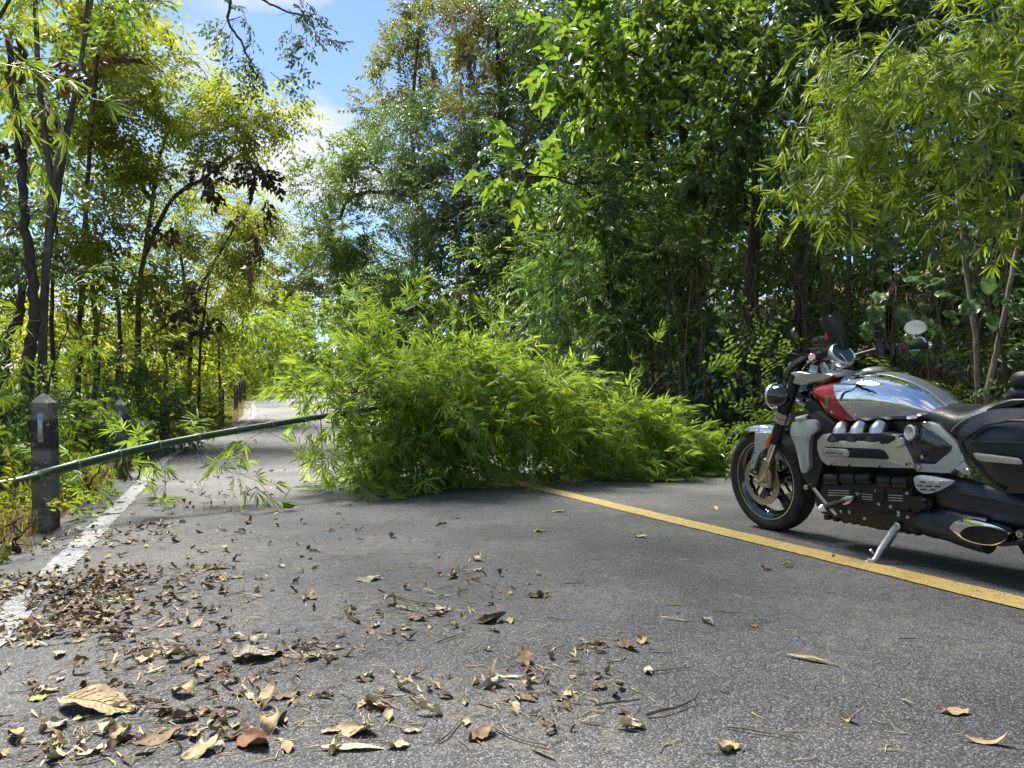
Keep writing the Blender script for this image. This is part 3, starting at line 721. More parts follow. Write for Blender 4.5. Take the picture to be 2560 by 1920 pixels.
tree('leafy_tree', 'shaded tree low on the left behind the stout dark trunk', [[gp(230, 14), P(240, 850, 14), P(225, 650, 14), P(215, 540, 14)]],
     [lobe(90, 590, 12.5, 130, 65), lobe(220, 560, 13.5, 110, 65), lobe(300, 660, 14, 90, 65), lobe(150, 710, 13, 110, 60), lobe(60, 690, 12, 80, 60)],
     'broad', 'yellow', 1.9, 'dark', .06, gap=.15)
tree('understorey_tree', 'dim understorey tree between the trunks on the left', [[gp(300, 20), P(310, 850, 20), P(330, 700, 20)]],
     [lobe(220, 800, 18, 110, 70), lobe(340, 790, 19, 100, 80), lobe(100, 800, 15, 100, 70), lobe(430, 880, 21, 80, 50), lobe(280, 880, 17, 110, 55)], 'far', 'yellow', 2.0, 'dark', .05, gap=.15)
for i, (px, Y, top, rr, lab) in enumerate([(165, 13, 560, .05, 'slim bare trunk left of the second road post'), (265, 16, 600, .06, 'grey slim trunk behind the second road post'), (415, 22, 600, .08, 'dark trunk behind the third road post'),
        (555, 24, 640, .05, 'thin pole like trunk above the far road posts'), (500, 20, 700, .05, 'thin dark stem left of the far road posts'), (240, 18, 620, .05, 'thin leaning stem in the left undergrowth')]):
    g = gp(px, Y); c = P(px + random.uniform(-30, 30), top, Y); m = (g + c) / 2 + np.array([random.uniform(-.3, .3), 0, 0])
    tree('slender_tree', lab, [[g, m, c]], [], 'small', 'mid', bark='dark', r0=rr, cat='tree')
# overhanging twigs against the sky
tree('overhanging_tree', 'thin leafy twigs hanging into the sky from above', [[np.array([-7.4, 9.0, float(ground_z(-7.4, 9.0))]), np.array([-7.0, 9.2, 4.0]), np.array([-5.6, 9.6, 7.4]), P(540, -60, 9.5), P(575, 55, 9.3), P(615, 130, 9.2), P(640, 200, 9.2)],
     [P(540, -60, 9.5), P(640, -10, 9.3), P(720, 30, 9.2), P(790, 40, 9.1)]],
     [lobe(600, 40, 9.3, 45, 30), lobe(720, 30, 9.2, 70, 28), lobe(620, 120, 9.2, 28, 35), lobe(645, 180, 9.2, 38, 24), lobe(765, 70, 9.2, 36, 30)], 'small', 'dark', .6, 'twig', .026, gap=-.1, sag=.6, nsec=4, limb_r=.5)
# unseen tree added so that its crown, above the picture, shades the near road
tree('added_shade_tree', 'unseen tree added on the left, its crown shading the near road from above the picture', [[np.array([-7.9, 8.4, float(ground_z(-7.9, 8.4))]), np.array([-7.6, 8.6, 4.5]), np.array([-6.0, 9.4, 9.0]), np.array([-3.0, 10.6, 11.8]), np.array([0.2, 11.6, 12.8])]],
     [(np.array([-3.4, 10.6, 12.6]), np.array([2.4, 2.6, 1.3])), (np.array([-3.2, 12.9, 13.2]), np.array([2.1, 2.2, 1.3])), (np.array([-1.6, 9.2, 12.4]), np.array([2.3, 2.0, 1.1])), (np.array([-4.6, 9.6, 11.6]), np.array([2.0, 2.2, 1.2]))],
     'vfar', 'mid', 1.25, 'dark', .22, gap=.0)
# bright bamboo along the far side of the bend
tree('bamboo_clump', 'bright bamboo clump at the far bend of the road', [[gp(600, 38), P(610, 850, 38), P(640, 780, 37)], [gp(560, 34), P(570, 850, 34), P(590, 770, 34)]],
     [lobe(610, 800, 37, 60, 55), lobe(660, 860, 38, 55, 45), lobe(575, 860, 33, 60, 55), lobe(700, 800, 44, 60, 60), lobe(640, 920, 40, 50, 30), lobe(600, 920, 36, 50, 40), lobe(540, 780, 30, 60, 60)], 'bambf', 'bamboo', 2.2, 'culm', .06, cat='bamboo', gap=.0, sag=.4, scale=1.3)
tree('bamboo_clump', 'pale bamboo clump behind the left end of the fallen heap', [[gp(760, 52), P(760, 850, 52), P(780, 760, 52)]],
     [lobe(760, 860, 52, 60, 60), lobe(720, 900, 55, 60, 50), lobe(820, 830, 50, 70, 60), lobe(860, 900, 50, 80, 60), lobe(780, 930, 50, 70, 30)], 'bambf', 'bamboo', 2.0, 'culm', .06, cat='bamboo', gap=.0, sag=.4, scale=1.8)
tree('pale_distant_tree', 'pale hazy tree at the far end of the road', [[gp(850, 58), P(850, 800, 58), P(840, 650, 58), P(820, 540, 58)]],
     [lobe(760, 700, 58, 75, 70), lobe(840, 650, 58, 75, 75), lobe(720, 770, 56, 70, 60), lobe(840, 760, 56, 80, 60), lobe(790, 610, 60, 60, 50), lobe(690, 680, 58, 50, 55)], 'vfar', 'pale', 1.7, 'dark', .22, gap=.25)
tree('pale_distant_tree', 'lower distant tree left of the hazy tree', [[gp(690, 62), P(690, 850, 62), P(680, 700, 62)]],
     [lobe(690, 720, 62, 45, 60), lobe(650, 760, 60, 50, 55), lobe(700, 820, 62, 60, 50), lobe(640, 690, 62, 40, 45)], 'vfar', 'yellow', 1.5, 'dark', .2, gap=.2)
tree('evergreen_tree', 'dark green tree between the hazy tree and the evergreen', [[gp(960, 36), P(965, 800, 36), P(960, 700, 35)]],
     [lobe(950, 780, 34, 85, 70), lobe(1020, 760, 31, 90, 80), lobe(900, 840, 36, 70, 60), lobe(1080, 850, 28, 100, 70), lobe(980, 880, 32, 90, 50)], 'far', 'mid', 2.2, 'dark', .12)

# leafy understorey closing the wall of the forest
for lab, base, lb, kd, lf, cv in [
    ('leafy understorey tree under the dark evergreen', (1200, 21), [lobe(1150, 760, 23, 120, 75), lobe(1250, 720, 20, 100, 90), lobe(1060, 800, 26, 100, 65), lobe(1220, 850, 19.5, 110, 55), lobe(1320, 660, 18.5, 90, 90)], 'far', 'mid', 2.0),
    ('leafy understorey tree behind the deep green bamboo', (1560, 16), [lobe(1380, 660, 17, 110, 100), lobe(1700, 480, 14, 100, 110), lobe(1680, 760, 13.5, 110, 90), lobe(1560, 480, 15.5, 120, 90), lobe(1330, 820, 17, 90, 70)], 'broad', 'mid', 1.9),
    ('leafy understorey tree in the gloom behind the handlebar', (2040, 12.5), [lobe(1880, 620, 12.5, 110, 90), lobe(2020, 560, 12, 120, 90), lobe(2130, 680, 11.5, 110, 80), lobe(1960, 740, 12, 100, 70), lobe(2260, 620, 11, 110, 80)], 'broad', 'mid', 1.6),
    ('leafy understorey tree beyond the two pale poles', (2480, 11.5), [lobe(2380, 700, 10.8, 110, 90), lobe(2500, 620, 10.5, 110, 110), lobe(2540, 800, 10.5, 90, 70), lobe(2420, 480, 11, 120, 110)], 'broad', 'mid', 1.6),
    ('low leafy tree right of the far road bend', (1010, 30), [lobe(1000, 850, 29, 80, 60), lobe(900, 780, 35, 70, 60), lobe(1060, 700, 27, 80, 80), lobe(930, 720, 33, 70, 60)], 'far', 'mid', 2.0)]:
    g = gp(*base); tree('understorey_tree', lab, [[g, g + np.array([.1, 0, 1.2]), np.mean([c for c, _ in lb], axis=0)]], lb, kd, lf, cv, 'dark', .05, twigs=False, gap=.1)
# trees the photographer has at his back; they show in the chrome
for i, (t, s_) in enumerate([(-7, -6.5), (-13, -7.5), (-8, 11), (-15, 10)]):
    p = W(t, s_); p[2] = float(ground_z(p[0], p[1])); tree('forest_tree', 'tree behind the photographer, %s side of the road, %s' % ('forest' if s_ > 0 else 'valley', 'nearer' if i % 2 == 0 else 'farther'), [[p, p + [0, 0, 3], p + [.3, .2, 7]]],
        [(p + [0, 0, 6.5], np.array([2.6, 2.6, 2.4])), (p + [.8, -.5, 3.6], np.array([2.2, 2.2, 1.6]))], 'vfar', 'mid', 1.0, 'dark', .15)
# a wood that reads as one mass, behind everything
def mass(name, label, lobes, kind, leaf, cov, seed, gap=.1, scale=1.0):
    r = np.random.default_rng(seed); pos, dr = fill_lobes(lobes, kind, cov, r, gap, .2, scale)
    lv, lt, wv, wt = stamp(KIT[kind], pos, dr, scale * r.uniform(.8, 1.2, len(pos)), r)
    TRI_COUNT[0] += len(lt)
    o = link(name, np_mesh(name, lv, lt, LEAF[leaf])); tag(o, label, kind='stuff'); return o
ls = []
r = np.random.default_rng(5)
for t in np.arange(-14, 60, 3.4):
    for s in (13.5, 17.5, 22):
        ss = s + r.uniform(-1.5, 1.5) + (0 if t < 30 else (t - 30) * .05); p = W(t + r.uniform(-1.5, 1.5), ss); z0 = float(road_z(t) + ground_dz(np.array(t), np.array(ss)))
        for h in (1.2, 4.2, 7.4):
            ls.append((np.array([p[0], p[1], z0 + h + r.uniform(-.6, .6)]), np.array([2.0, 2.0, 1.7])))
mass('forest', 'dark forest mass on the slope behind the roadside trees', ls, 'vfar', 'mid', .62, 31)
ls = []
for t in np.arange(6, 75, 4.5):
    for s in (-13, -19, -27):
        ss = s + r.uniform(-2, 2); p = W(t + r.uniform(-2, 2), ss); z0 = float(road_z(t) + ground_dz(np.array(t), np.array(ss)))
        for h in (.8, 3.0) + ((5.4,) if r.random() < .45 else ()):
            ls.append((np.array([p[0], p[1], z0 + h + r.uniform(-.6, .6)]), np.array([2.3, 2.3, 1.5])))
mass('forest', 'green forest mass deep behind the trees on the left', ls, 'vfar', 'yellow', .75, 32, .15)
ls = []
for t in np.arange(62, 150, 8):
    for s in np.arange(-40, 60, 9):
        if -6 < s < 12: continue
        p = W(t, s + r.uniform(-3, 3)); z0 = p[2]
        ls.append((np.array([p[0], p[1], z0 + r.uniform(1.5, 4)]), np.array([5, 5, 3.5])))
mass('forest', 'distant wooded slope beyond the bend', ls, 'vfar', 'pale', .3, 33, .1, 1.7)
# ================================================================== the motorcycle
# local axes: x towards the rear, y to the right of the rider, z up; parked parallel to the road, leaning on its side stand
B_TH, B_PH = math.radians(23.5), math.radians(6.0)
B_O = np.array([1.774, 4.77, 0.015])
BB = np.array([math.sin(B_TH), -math.cos(B_TH), 0]); BL0 = np.array([-math.cos(B_TH), -math.sin(B_TH), 0]); BZ0 = np.array([0, 0, 1.0])
BZ = math.cos(B_PH) * BZ0 + math.sin(B_PH) * BL0; BL = math.cos(B_PH) * BL0 - math.sin(B_PH) * BZ0
_CAMP = np.array([0, 0, CAM_H])
def U(cx, cy, w):
    """point of the bike, w metres left of its centre plane, from a measured side view"""
    px, py = 1780 + .43406 * cx, 760 + .434 * cy
    ray = np.array([(px - CX) / F_PX, 1, -(py - HOR) / F_PX])
    u, z, t = np.linalg.solve(np.array([BB, BZ, -ray]).T, _CAMP - B_O - w * BL)
    return np.array([u, -w, z])
bike = empty('motorcycle'); bike.matrix_world = Matrix(((BB[0], -BL[0], BZ[0], B_O[0]), (BB[1], -BL[1], BZ[1], B_O[1]), (BB[2], -BL[2], BZ[2], B_O[2]), (0, 0, 0, 1)))
tag(bike, 'big red, chrome and black cruiser motorcycle parked on its side stand', 'motorcycle')

def red_chrome():
    """tank: chrome with a red front, the border runs diagonally down the side"""
    m, n, l = new_mat('tank_red_chrome')
    out = n.new('ShaderNodeOutputMaterial'); tc = n.new('ShaderNodeTexCoord'); sx = n.new('ShaderNodeSeparateXYZ')
    l.new(tc.outputs['Object'], sx.inputs[0])
    # border: x = a - b*z + c*z^2, fitted to the painted edge
    z2 = n.new('ShaderNodeMath'); z2.operation = 'MULTIPLY'; l.new(sx.outputs[2], z2.inputs[0]); l.new(sx.outputs[2], z2.inputs[1])
    a = n.new('ShaderNodeMath'); a.operation = 'MULTIPLY_ADD'; a.inputs[1].default_value = RC[0]; a.inputs[2].default_value = RC[2]; l.new(z2.outputs[0], a.inputs[0])
    b_ = n.new('ShaderNodeMath'); b_.operation = 'MULTIPLY_ADD'; b_.inputs[1].default_value = RC[1]; l.new(sx.outputs[2], b_.inputs[0]); l.new(a.outputs[0], b_.inputs[2])
    g = n.new('ShaderNodeMath'); g.operation = 'GREATER_THAN'; l.new(sx.outputs[0], g.inputs[0]); l.new(b_.outputs[0], g.inputs[1])
    red = n.new('ShaderNodeBsdfPrincipled'); red.inputs['Base Color'].default_value = (.36, .006, .010, 1); red.inputs['Roughness'].default_value = .22; red.inputs['Coat Weight'].default_value = 1; red.inputs['Coat Roughness'].default_value = .03
    ch = n.new('ShaderNodeBsdfPrincipled'); ch.inputs['Base Color'].default_value = (.80, .81, .83, 1); ch.inputs['Metallic'].default_value = 1; ch.inputs['Roughness'].default_value = .035
    mx = n.new('ShaderNodeMixShader'); l.new(g.outputs[0], mx.inputs[0]); l.new(red.outputs[0], mx.inputs[1]); l.new(ch.outputs[0], mx.inputs[2]); l.new(mx.outputs[0], out.inputs[0])
    return m
_bp = [U(715, 425, .10), U(700, 480, .17), U(720, 540, .185), U(760, 600, .185), U(845, 684, .16)]
RC = np.polyfit([q[2] for q in _bp], [q[0] for q in _bp], 2)
BM = {
 'stand': plain_mat('stand_silver_paint', (.48, .48, .48), .45, .6, grime=.3),
 'chrome': plain_mat('chrome', (.80, .81, .83), .05, 1.0), 'alu': plain_mat('brushed_aluminium', (.62, .61, .59), .34, 1.0, grime=.25),
 'silver': plain_mat('silver_paint', (.52, .52, .53), .32, .85, .2), 'white': plain_mat('pale_silver_paint', (.50, .51, .52), .32, .5, .3),
 'fork': plain_mat('gold_grey_anodised', (.50, .46, .40), .30, 1.0, grime=.3), 'gloss': plain_mat('gloss_black', (.006, .006, .008), .06, 0, 1.0),
 'satin': plain_mat('satin_black', (.011, .011, .013), .35, 0, 0, .5), 'matt': plain_mat('matt_black_plastic', (.016, .017, .020), .55, 0, 0, .4, bump=.15, bscale=350),
 'engine': plain_mat('engine_black', (.014, .014, .016), .42, .3, grime=.35), 'case': plain_mat('case_blue_black', (.012, .016, .026), .42, 0, 0, .5, bump=.2, bscale=300),
 'rubber': noise_mat('tyre_rubber', [(.016, .015, .014), (.030, .028, .026), (.045, .042, .039)], 14, 6, .75, .05), 'leather': plain_mat('seat_leather', (.016, .016, .018), .45, 0, 0, .5, bump=.35, bscale=260),
 'disc': plain_mat('brake_disc_steel', (.42, .40, .38), .30, 1.0, grime=.5), 'amber': plain_mat('amber_reflector', (.55, .13, .005), .2, 0, .6),
 'red': plain_mat('red_letters', (.55, .02, .02), .4), 'cable': plain_mat('white_cable', (.72, .72, .76), .45), 'glass': plain_mat('mirror_glass', (.72, .78, .80), .02, 1.0),
 'screen': plain_mat('dark_screen', (.02, .03, .035), .08, 0, 1.0), 'hole': plain_mat('dark_opening', (.004, .004, .004), .9), 'smoke': plain_mat('smoked_screen', (.03, .03, .028), .12, 0, .8),
 'steel': plain_mat('bolt_steel', (.55, .54, .52), .28, 1.0), 'letter': plain_mat('badge_black_letters', (.03, .03, .03), .5), 'tank': red_chrome(),
}
def bobj(name, bm, mat, parent=None, ang=35, label=None):
    bmesh.ops.recalc_face_normals(bm, faces=bm.faces)
    me = bpy.data.meshes.new(name); bm.to_mesh(me); bm.free()
    me.shade_smooth(); me.set_sharp_from_angle(angle=math.radians(ang))
    me.materials.append(BM[mat])
    o = link(name, me, parent if parent is not None else bike)
    if label: o['label'] = label
    return o
def rings(bm, R, closed=True, cap0=True, cap1=True):
    V = [[bm.verts.new(p) for p in r] for r in R]; m = len(V[0])
    for a, b in zip(V, V[1:]):
        for j in range(m if closed else m - 1):
            k = (j + 1) % m
            try: bm.faces.new((a[j], a[k], b[k], b[j]))
            except ValueError: pass
    if cap0: bm.faces.new(V[0][::-1])
    if cap1: bm.faces.new(V[-1])
    return V
def lathe(name, prof, c, axis, mat, parent=None, n=40, cap=True, ang=35, bm=None, done=True):
    """prof: (distance along axis, radius)"""
    bm = bm or bmesh.new(); axis = nrm(np.asarray(axis, float)); ref = np.array([0, 0, 1.0]) if abs(axis[2]) < .9 else np.array([1.0, 0, 0])
    a = nrm(np.cross(axis, ref)); b = np.cross(axis, a); c = np.asarray(c, float)
    th = np.arange(n) * 2 * np.pi / n
    rings(bm, [[c + axis * h + (a * math.cos(t) + b * math.sin(t)) * rr for t in th] for h, rr in prof], True, cap, cap)
    return bobj(name, bm, mat, parent, ang) if done else bm
def tubeb(name, pts, rad, mat, parent=None, n=12, smooth=True, flat=1.0, bm=None, done=True, ang=40):
    bm = bm or bmesh.new(); pts = np.asarray(pts, float)
    if smooth and len(pts) > 2: 
        k = np.linspace(0, 1, len(pts)); pth = smooth_path(pts, 6); rad = np.interp(np.linspace(0, 1, len(pth)), k, np.broadcast_to(rad, (len(pts),))); pts = pth
    else: rad = np.broadcast_to(np.asarray(rad, float), (len(pts),))
    t = nrm(np.gradient(pts, axis=0)); ref = np.array([0, 1.0, 0]) if abs(t[0][1]) < .9 else np.array([0, 0, 1.0])
    a = nrm(np.cross(t, ref)); b = np.cross(t, a); th = np.arange(n) * 2 * np.pi / n
    rings(bm, [[p + (aa * math.cos(q) + bb_ * math.sin(q) * flat) * r_ for q in th] for p, aa, bb_, r_ in zip(pts, a, b, rad)])
    return bobj(name, bm, mat, parent, ang) if done else bm
def plate(name, outline, w, thick, mat, parent=None, bev=.004, seg=2, bm=None, done=True, ang=30, smooth=0, tilt=None):
    """flat part cut to an outline given in the side view at w metres left of centre, thick metres deep"""
    bm = bm or bmesh.new()
    ww = w if hasattr(w, '__len__') else [w] * len(outline)
    pts = np.array([U(a, b, q) for (a, b), q in zip(outline, ww)])
    if smooth: pts = smooth_path(np.concatenate([pts, pts[:1]]), smooth)[:-1]
    va = [bm.verts.new(p) for p in pts]; vb = [bm.verts.new(p + np.array([0, thick, 0])) for p in pts]
    f = bm.faces.new(va); f2 = bm.faces.new(vb[::-1]); sides = []
    for i in range(len(va)):
        j = (i + 1) % len(va); sides.append(bm.faces.new((va[j], va[i], vb[i], vb[j])))
    if bev:
        ed = [e for e in f.edges]
        bmesh.ops.bevel(bm, geom=ed, offset=bev, segments=seg, profile=.6, affect='EDGES', clamp_overlap=True)
    return bobj(name, bm, mat, parent, ang) if done else bm
def pillow(name, outline, w_edge, bulge, thick, mat, parent=None, n=6, power=2.2, rounds=6, ang=45):
    """domed part: the outline is smoothed and swells outwards (to the left) towards its middle"""
    bm = bmesh.new()
    ww = w_edge if hasattr(w_edge, '__len__') else [w_edge] * len(outline)
    pts = np.array([U(a, b, q) for (a, b), q in zip(outline, ww)])
    pts = smooth_path(np.concatenate([pts, pts[:1]]), rounds)[:-1]; c = pts.mean(0)
    R = [pts * .96 + c * .04 + np.array([0, thick, 0]), pts + np.array([0, thick * .5, 0])]
    for i in range(n):
        s = math.cos(i / n * math.pi / 2 * .97); k = (1 - s ** power)
        R.append(c + (pts - c) * (s if i else 1) + np.array([0, -bulge * k, 0]))
    rings(bm, R)
    return bobj(name, bm, mat, parent, ang)
def bolt(p, r, parent, mat='steel', axis=(0, -1, 0), h=.006, name='bolt'):
    return lathe(name, [(0, r), (h * .6, r), (h, r * .8), (h, r * .45), (h * .5, r * .4)], p, axis, mat, parent, 10)
def emblem(cx, cy, w, size, parent, face='gloss', c=None, n=None):
    """inverted triangle with a letter-like bar and stem, lying on a surface with outward normal n"""
    c = U(cx, cy, w) if c is None else np.asarray(c, float); k = size
    n = np.array([0, -1.0, 0]) if n is None else nrm(np.asarray(n, float))
    ex = nrm(np.array([1.0, 0, 0]) - n * n[0]); ez = np.cross(n, ex); ez = ez if ez[2] > 0 else -ez
    at = lambda x, h, z: c + ex * x + n * h + ez * z
    def tri(s, h): return [at(-.5 * s, h, .42 * s), at(.5 * s, h, .42 * s), at(0, h, -.58 * s)]
    bm = bmesh.new(); rings(bm, [tri(k, -.006), tri(k, .001)]); e = bobj('emblem', bm, 'alu', parent)
    bm = bmesh.new(); rings(bm, [tri(k * .88, -.003), tri(k * .88, .0018)]); bobj('emblem_field', bm, face, e)
    bm = bmesh.new()
    for x0, x1, z0, z1 in ((-.32, .32, .27, .34), (-.06, .06, -.38, .16), (-.24, -.10, .10, .20), (.10, .24, .10, .20), (-.17, -.10, -.06, .1), (.10, .17, -.06, .1)):
        rings(bm, [[at(x * k, h, z * k) for x, z in ((x0, z0), (x1, z0), (x1, z1), (x0, z1))] for h in (.0012, .0030)])
    bobj('emblem_mark', bm, 'alu', e); return e
def lettering(txt, cx, cy, w, size, parent, mat='letter', shear=.35, name='lettering'):
    cu = bpy.data.curves.new(name, 'FONT'); cu.body = txt; cu.size = size; cu.extrude = .0006; cu.shear = shear; cu.space_character = 1.15
    cu.materials.append(BM[mat]); o = link(name, cu, parent); me = bpy.data.meshes.new_from_object(o); bpy.data.objects.remove(o); o = link(name, me, parent); o.location = U(cx, cy, w); o.rotation_euler = (math.radians(90), 0, 0); return o

# ---- wheels
AX = np.array([-.10, 0, .338])
def wheel(c, R, rim, hw, name, discs, spokes=10):
    hwr = hw * .78
    w = lathe(name, [(-hwr, rim), (-hwr, rim - .012), (-hwr * .85, rim - .030), (-hwr * .35, rim - .052), (hwr * .35, rim - .052), (hwr * .85, rim - .030), (hwr, rim - .012), (hwr, rim)], c, (0, 1, 0), 'gloss', None, 64, False)
    for sg in (-1, 1):
        lathe('rim_stripe', [(sg * (hwr + .0015), rim - .010), (sg * (hwr + .0015), rim - .004)], c, (0, 1, 0), 'alu', w, 64, False)
    prof = [(-hwr * 1.0, rim - .004), (-hw * .98, rim + .018), (-hw, rim + (R - rim) * .45), (-hw * .93, rim + (R - rim) * .72), (-hw * .70, R - .012), (-hw * .38, R - .003), (0, R)]
    prof = prof + [(-a, b) for a, b in prof[-2::-1]]
    ty = lathe('tyre', prof, c, (0, 1, 0), 'rubber', w, 72, False, 60)
    # sipes cut across the tread show as dark bars
    bm = bmesh.new()
    for i in range(26):
        t0 = i * 2 * math.pi / 26
        for sg in (-1, 1):
            q = []
            for f, dt in ((.30, 0), (.62, .10), (.66, .085), (.32, -.02)):
                rr = np.interp(f * hw, [0, hw * .38, hw * .70, hw * .93], [R, R - .003, R - .012, R - .06]) + .0012
                th = t0 + dt + (math.pi / 26 if sg > 0 else 0); q.append(bm.verts.new(c + np.array([math.cos(th) * rr, sg * f * hw, math.sin(th) * rr])))
            bm.faces.new(q)
    bobj('tread_groove', bm, 'hole', w)
    lathe('hub', [(-hw * .9, .030), (-hw * .9, .045), (-hw * .5, .050), (hw * .5, .050), (hw * .9, .045), (hw * .9, .030)], c, (0, 1, 0), 'satin', w, 24)
    for i in range(spokes):
        th = (i // 2) * 4 * math.pi / spokes + (i % 2) * .20 + .25; d = np.array([math.cos(th), 0, math.sin(th)]); nn = np.array([-math.sin(th), 0, math.cos(th)])
        bm = bmesh.new(); R_ = []
        for rr, hwid, dep in ((.04, .012, .022), (.13, .009, .016), (rim - .045, .010, .020)):
            cc = c + d * rr; R_.append([cc + nn * hwid + np.array([0, -dep, 0]), cc - nn * hwid + np.array([0, -dep, 0]), cc - nn * hwid * .6 + np.array([0, dep, 0]), cc + nn * hwid * .6 + np.array([0, dep, 0])])
        rings(bm, R_); bobj('spoke', bm, 'gloss', w)
    for sg in discs:
        y = sg * (hw + .006); dsc = lathe('brake_disc', [(y - .0025, .118), (y + .0025, .118), (y + .0025, .158), (y - .0025, .158), (y - .0025, .118)], c, (0, 1, 0), 'disc', w, 64, False)
        bm = bmesh.new(); yo = y + sg * .0031
        for i in range(60):
            th = i * 2 * math.pi / 60; rr = (.126, .137, .149)[i % 3]; q = c + np.array([math.cos(th) * rr, yo, math.sin(th) * rr])
            bm.faces.new([bm.verts.new(q + np.array([math.cos(k) * .0032, 0, math.sin(k) * .0032])) for k in np.arange(6) * math.pi / 3])
        bobj('disc_hole', bm, 'hole', dsc)
        for i in range(10):
            th = i * 2 * math.pi / 10; bolt(c + np.array([math.cos(th) * .112, y, math.sin(th) * .112]), .008, dsc, axis=(0, sg, 0), name='disc_rivet')
        for i in range(5):
            th = i * 2 * math.pi / 5 + .3; d = np.array([math.cos(th), 0, math.sin(th)])
            tubeb('disc_carrier', [c + d * .045 + [0, y, 0], c + d * .115 + [0, y, 0]], .009, 'satin', dsc, 6, False)
    return w
wheel(AX, .338, .262, .078, 'front_wheel', (-1, 1))
wheel(np.array([1.80, 0, .325]), .325, .222, .122, 'rear_wheel', (1,))

# ---- front fork: raked tubes either side, clamps, calipers
def fork_line(s, k):       # k = 0 at the top clamp, 1 at the axle
    top = U(490, 420, .105); bot = AX + np.array([.035, 0, .02]); top = top.copy(); top[1] = 0; p = top + (bot - top) * k
    return p + np.array([0, -s * .108, 0])
for s in (1, -1):
    fork = tubeb('fork_leg', [fork_line(s, -.02), fork_line(s, .62)], [.036, .036], 'satin', None, 20, False)
    tubeb('fork_slider', [fork_line(s, .60), fork_line(s, .86)], .0265, 'chrome', fork, 20, False)
    tubeb('fork_bottom', [fork_line(s, .80), fork_line(s, .90), fork_line(s, .97), AX + np.array([.0, -s * .112, 0])], [.033, .036, .032, .027], 'fork', fork, 16)
    lathe('axle_nut', [(0, .024), (.012, .024), (.016, .018), (.016, .010), (.010, .009)], AX + np.array([0, -s * .125, 0]), (0, -s, 0), 'alu', fork, 20)
    tubeb('dust_seal', [fork_line(s, .595), fork_line(s, .625)], .038, 'satin', fork, 20, False)
    # radial caliper on the trailing side
    b = AX + np.array([.105, -s * .105, .035]); cal = tubeb('caliper_bracket', [AX + np.array([.01, -s * .112, -.012]), AX + np.array([.06, -s * .108, -.022]), b + np.array([.02, 0, -.055])], [.020, .015, .012], 'fork', fork, 10, flat=.6)
    tubeb('caliper_arm', [fork_line(s, .86), AX + np.array([.06, -s * .108, .090]), b + np.array([.012, 0, .055])], [.018, .014, .013], 'fork', fork, 10, flat=.7)
    bm = bmesh.new(); R_ = []
    for y in (-.030, .030):
        R_.append([b + np.array([x, y, z]) for x, z in ((-.018, -.062), (.020, -.066), (.036, -.02), (.036, .03), (.016, .064), (-.020, .060), (-.026, 0))])
    rings(bm, R_); bmesh.ops.bevel(bm, geom=list(bm.edges), offset=.006, segments=2, affect='EDGES'); c_ = bobj('brake_caliper', bm, 'fork', fork)
    if s > 0:
        bm = bmesh.new(); x0 = b + np.array([.002, -.0312, 0])
        for i in range(6):
            z = -.034 + i * .012; rings(bm, [[x0 + np.array([x, y, z + dz]) for x, dz in ((-.005, 0), (.005, .001), (.005, .007), (-.005, .006))] for y in (0, -.001)])
        bobj('caliper_lettering', bm, 'red', c_)
        for z in (-.05, .05): bolt(b + np.array([.0, -.030, z]), .007, c_)
    tubeb('brake_hose', [fork_line(s, .64) + np.array([.05, 0, 0]), fork_line(s, .75) + np.array([.03, -s * .0, 0]), b + np.array([.05, 0, .10]), b + np.array([.035, 0, .02])], .005, 'satin', fork, 8)
lc = tubeb('lower_clamp', [fork_line(1, .33), fork_line(1, .42)], .0455, 'silver', None, 24, False)
tubeb('lower_clamp', [fork_line(-1, .33), fork_line(-1, .42)], .0455, 'silver', None, 24, False)
tubeb('clamp_seam', [fork_line(1, .372), fork_line(1, .377)], .0462, 'satin', lc, 24, False)
bm = bmesh.new()
rings(bm, [[fork_line(1, .375) + np.array([x, y, z]) for x, z in ((.0, -.022), (.05, -.03), (.06, .03), (.0, .022))] for y in (.0, .216)]); bmesh.ops.bevel(bm, geom=list(bm.edges), offset=.006, segments=2, affect='EDGES'); bobj('clamp_bridge', bm, 'silver', lc)
uc = plate('upper_clamp', [(455, 395), (500, 388), (560, 402), (640, 410), (690, 400), (718, 402), (712, 420), (640, 428), (560, 460), (500, 468), (446, 452)], .140, .28, 'silver', None, .014, 4)
lathe('fork_cap', [(0, .030), (.008, .030), (.010, .022), (.004, .020)], U(500, 402, .105), (fork_line(1, -.1) - fork_line(1, .2)), 'gloss', uc, 24)
tubeb('bar_riser', [U(585, 410, .06), U(590, 375, .06), U(600, 345, .06)], [.042, .032, .028], 'silver', uc, 16)
tubeb('bar_riser', [U(585, 410, .06) + np.array([0, .12, 0]), U(600, 345, .06) + np.array([0, .12, 0])], [.04, .028], 'silver', uc, 16, False)

# ---- twin headlamps
for s in (1, -1):
    c = U(398, 530, .118); c[1] *= s; ax = np.array([-1, 0, -.03])
    h = lathe('headlight', [(-.085, .02), (-.078, .040), (-.045, .066), (0, .0765), (.035, .078), (.048, .076)], c, ax, 'gloss', None, 36)
    lathe('headlight_bezel', [(.036, .079), (.048, .0815), (.056, .080), (.057, .073), (.050, .071)], c, ax, 'alu', h, 36, False)
    lathe('headlight_lens', [(.048, .073), (.060, .066), (.068, .042), (.071, .015)], c, ax, 'glass', h, 36)
    tubeb('headlight_bracket', [c + np.array([.02, 0, .07]), c + np.array([.09, s * .02, .04])], .012, 'satin', h, 8, False)
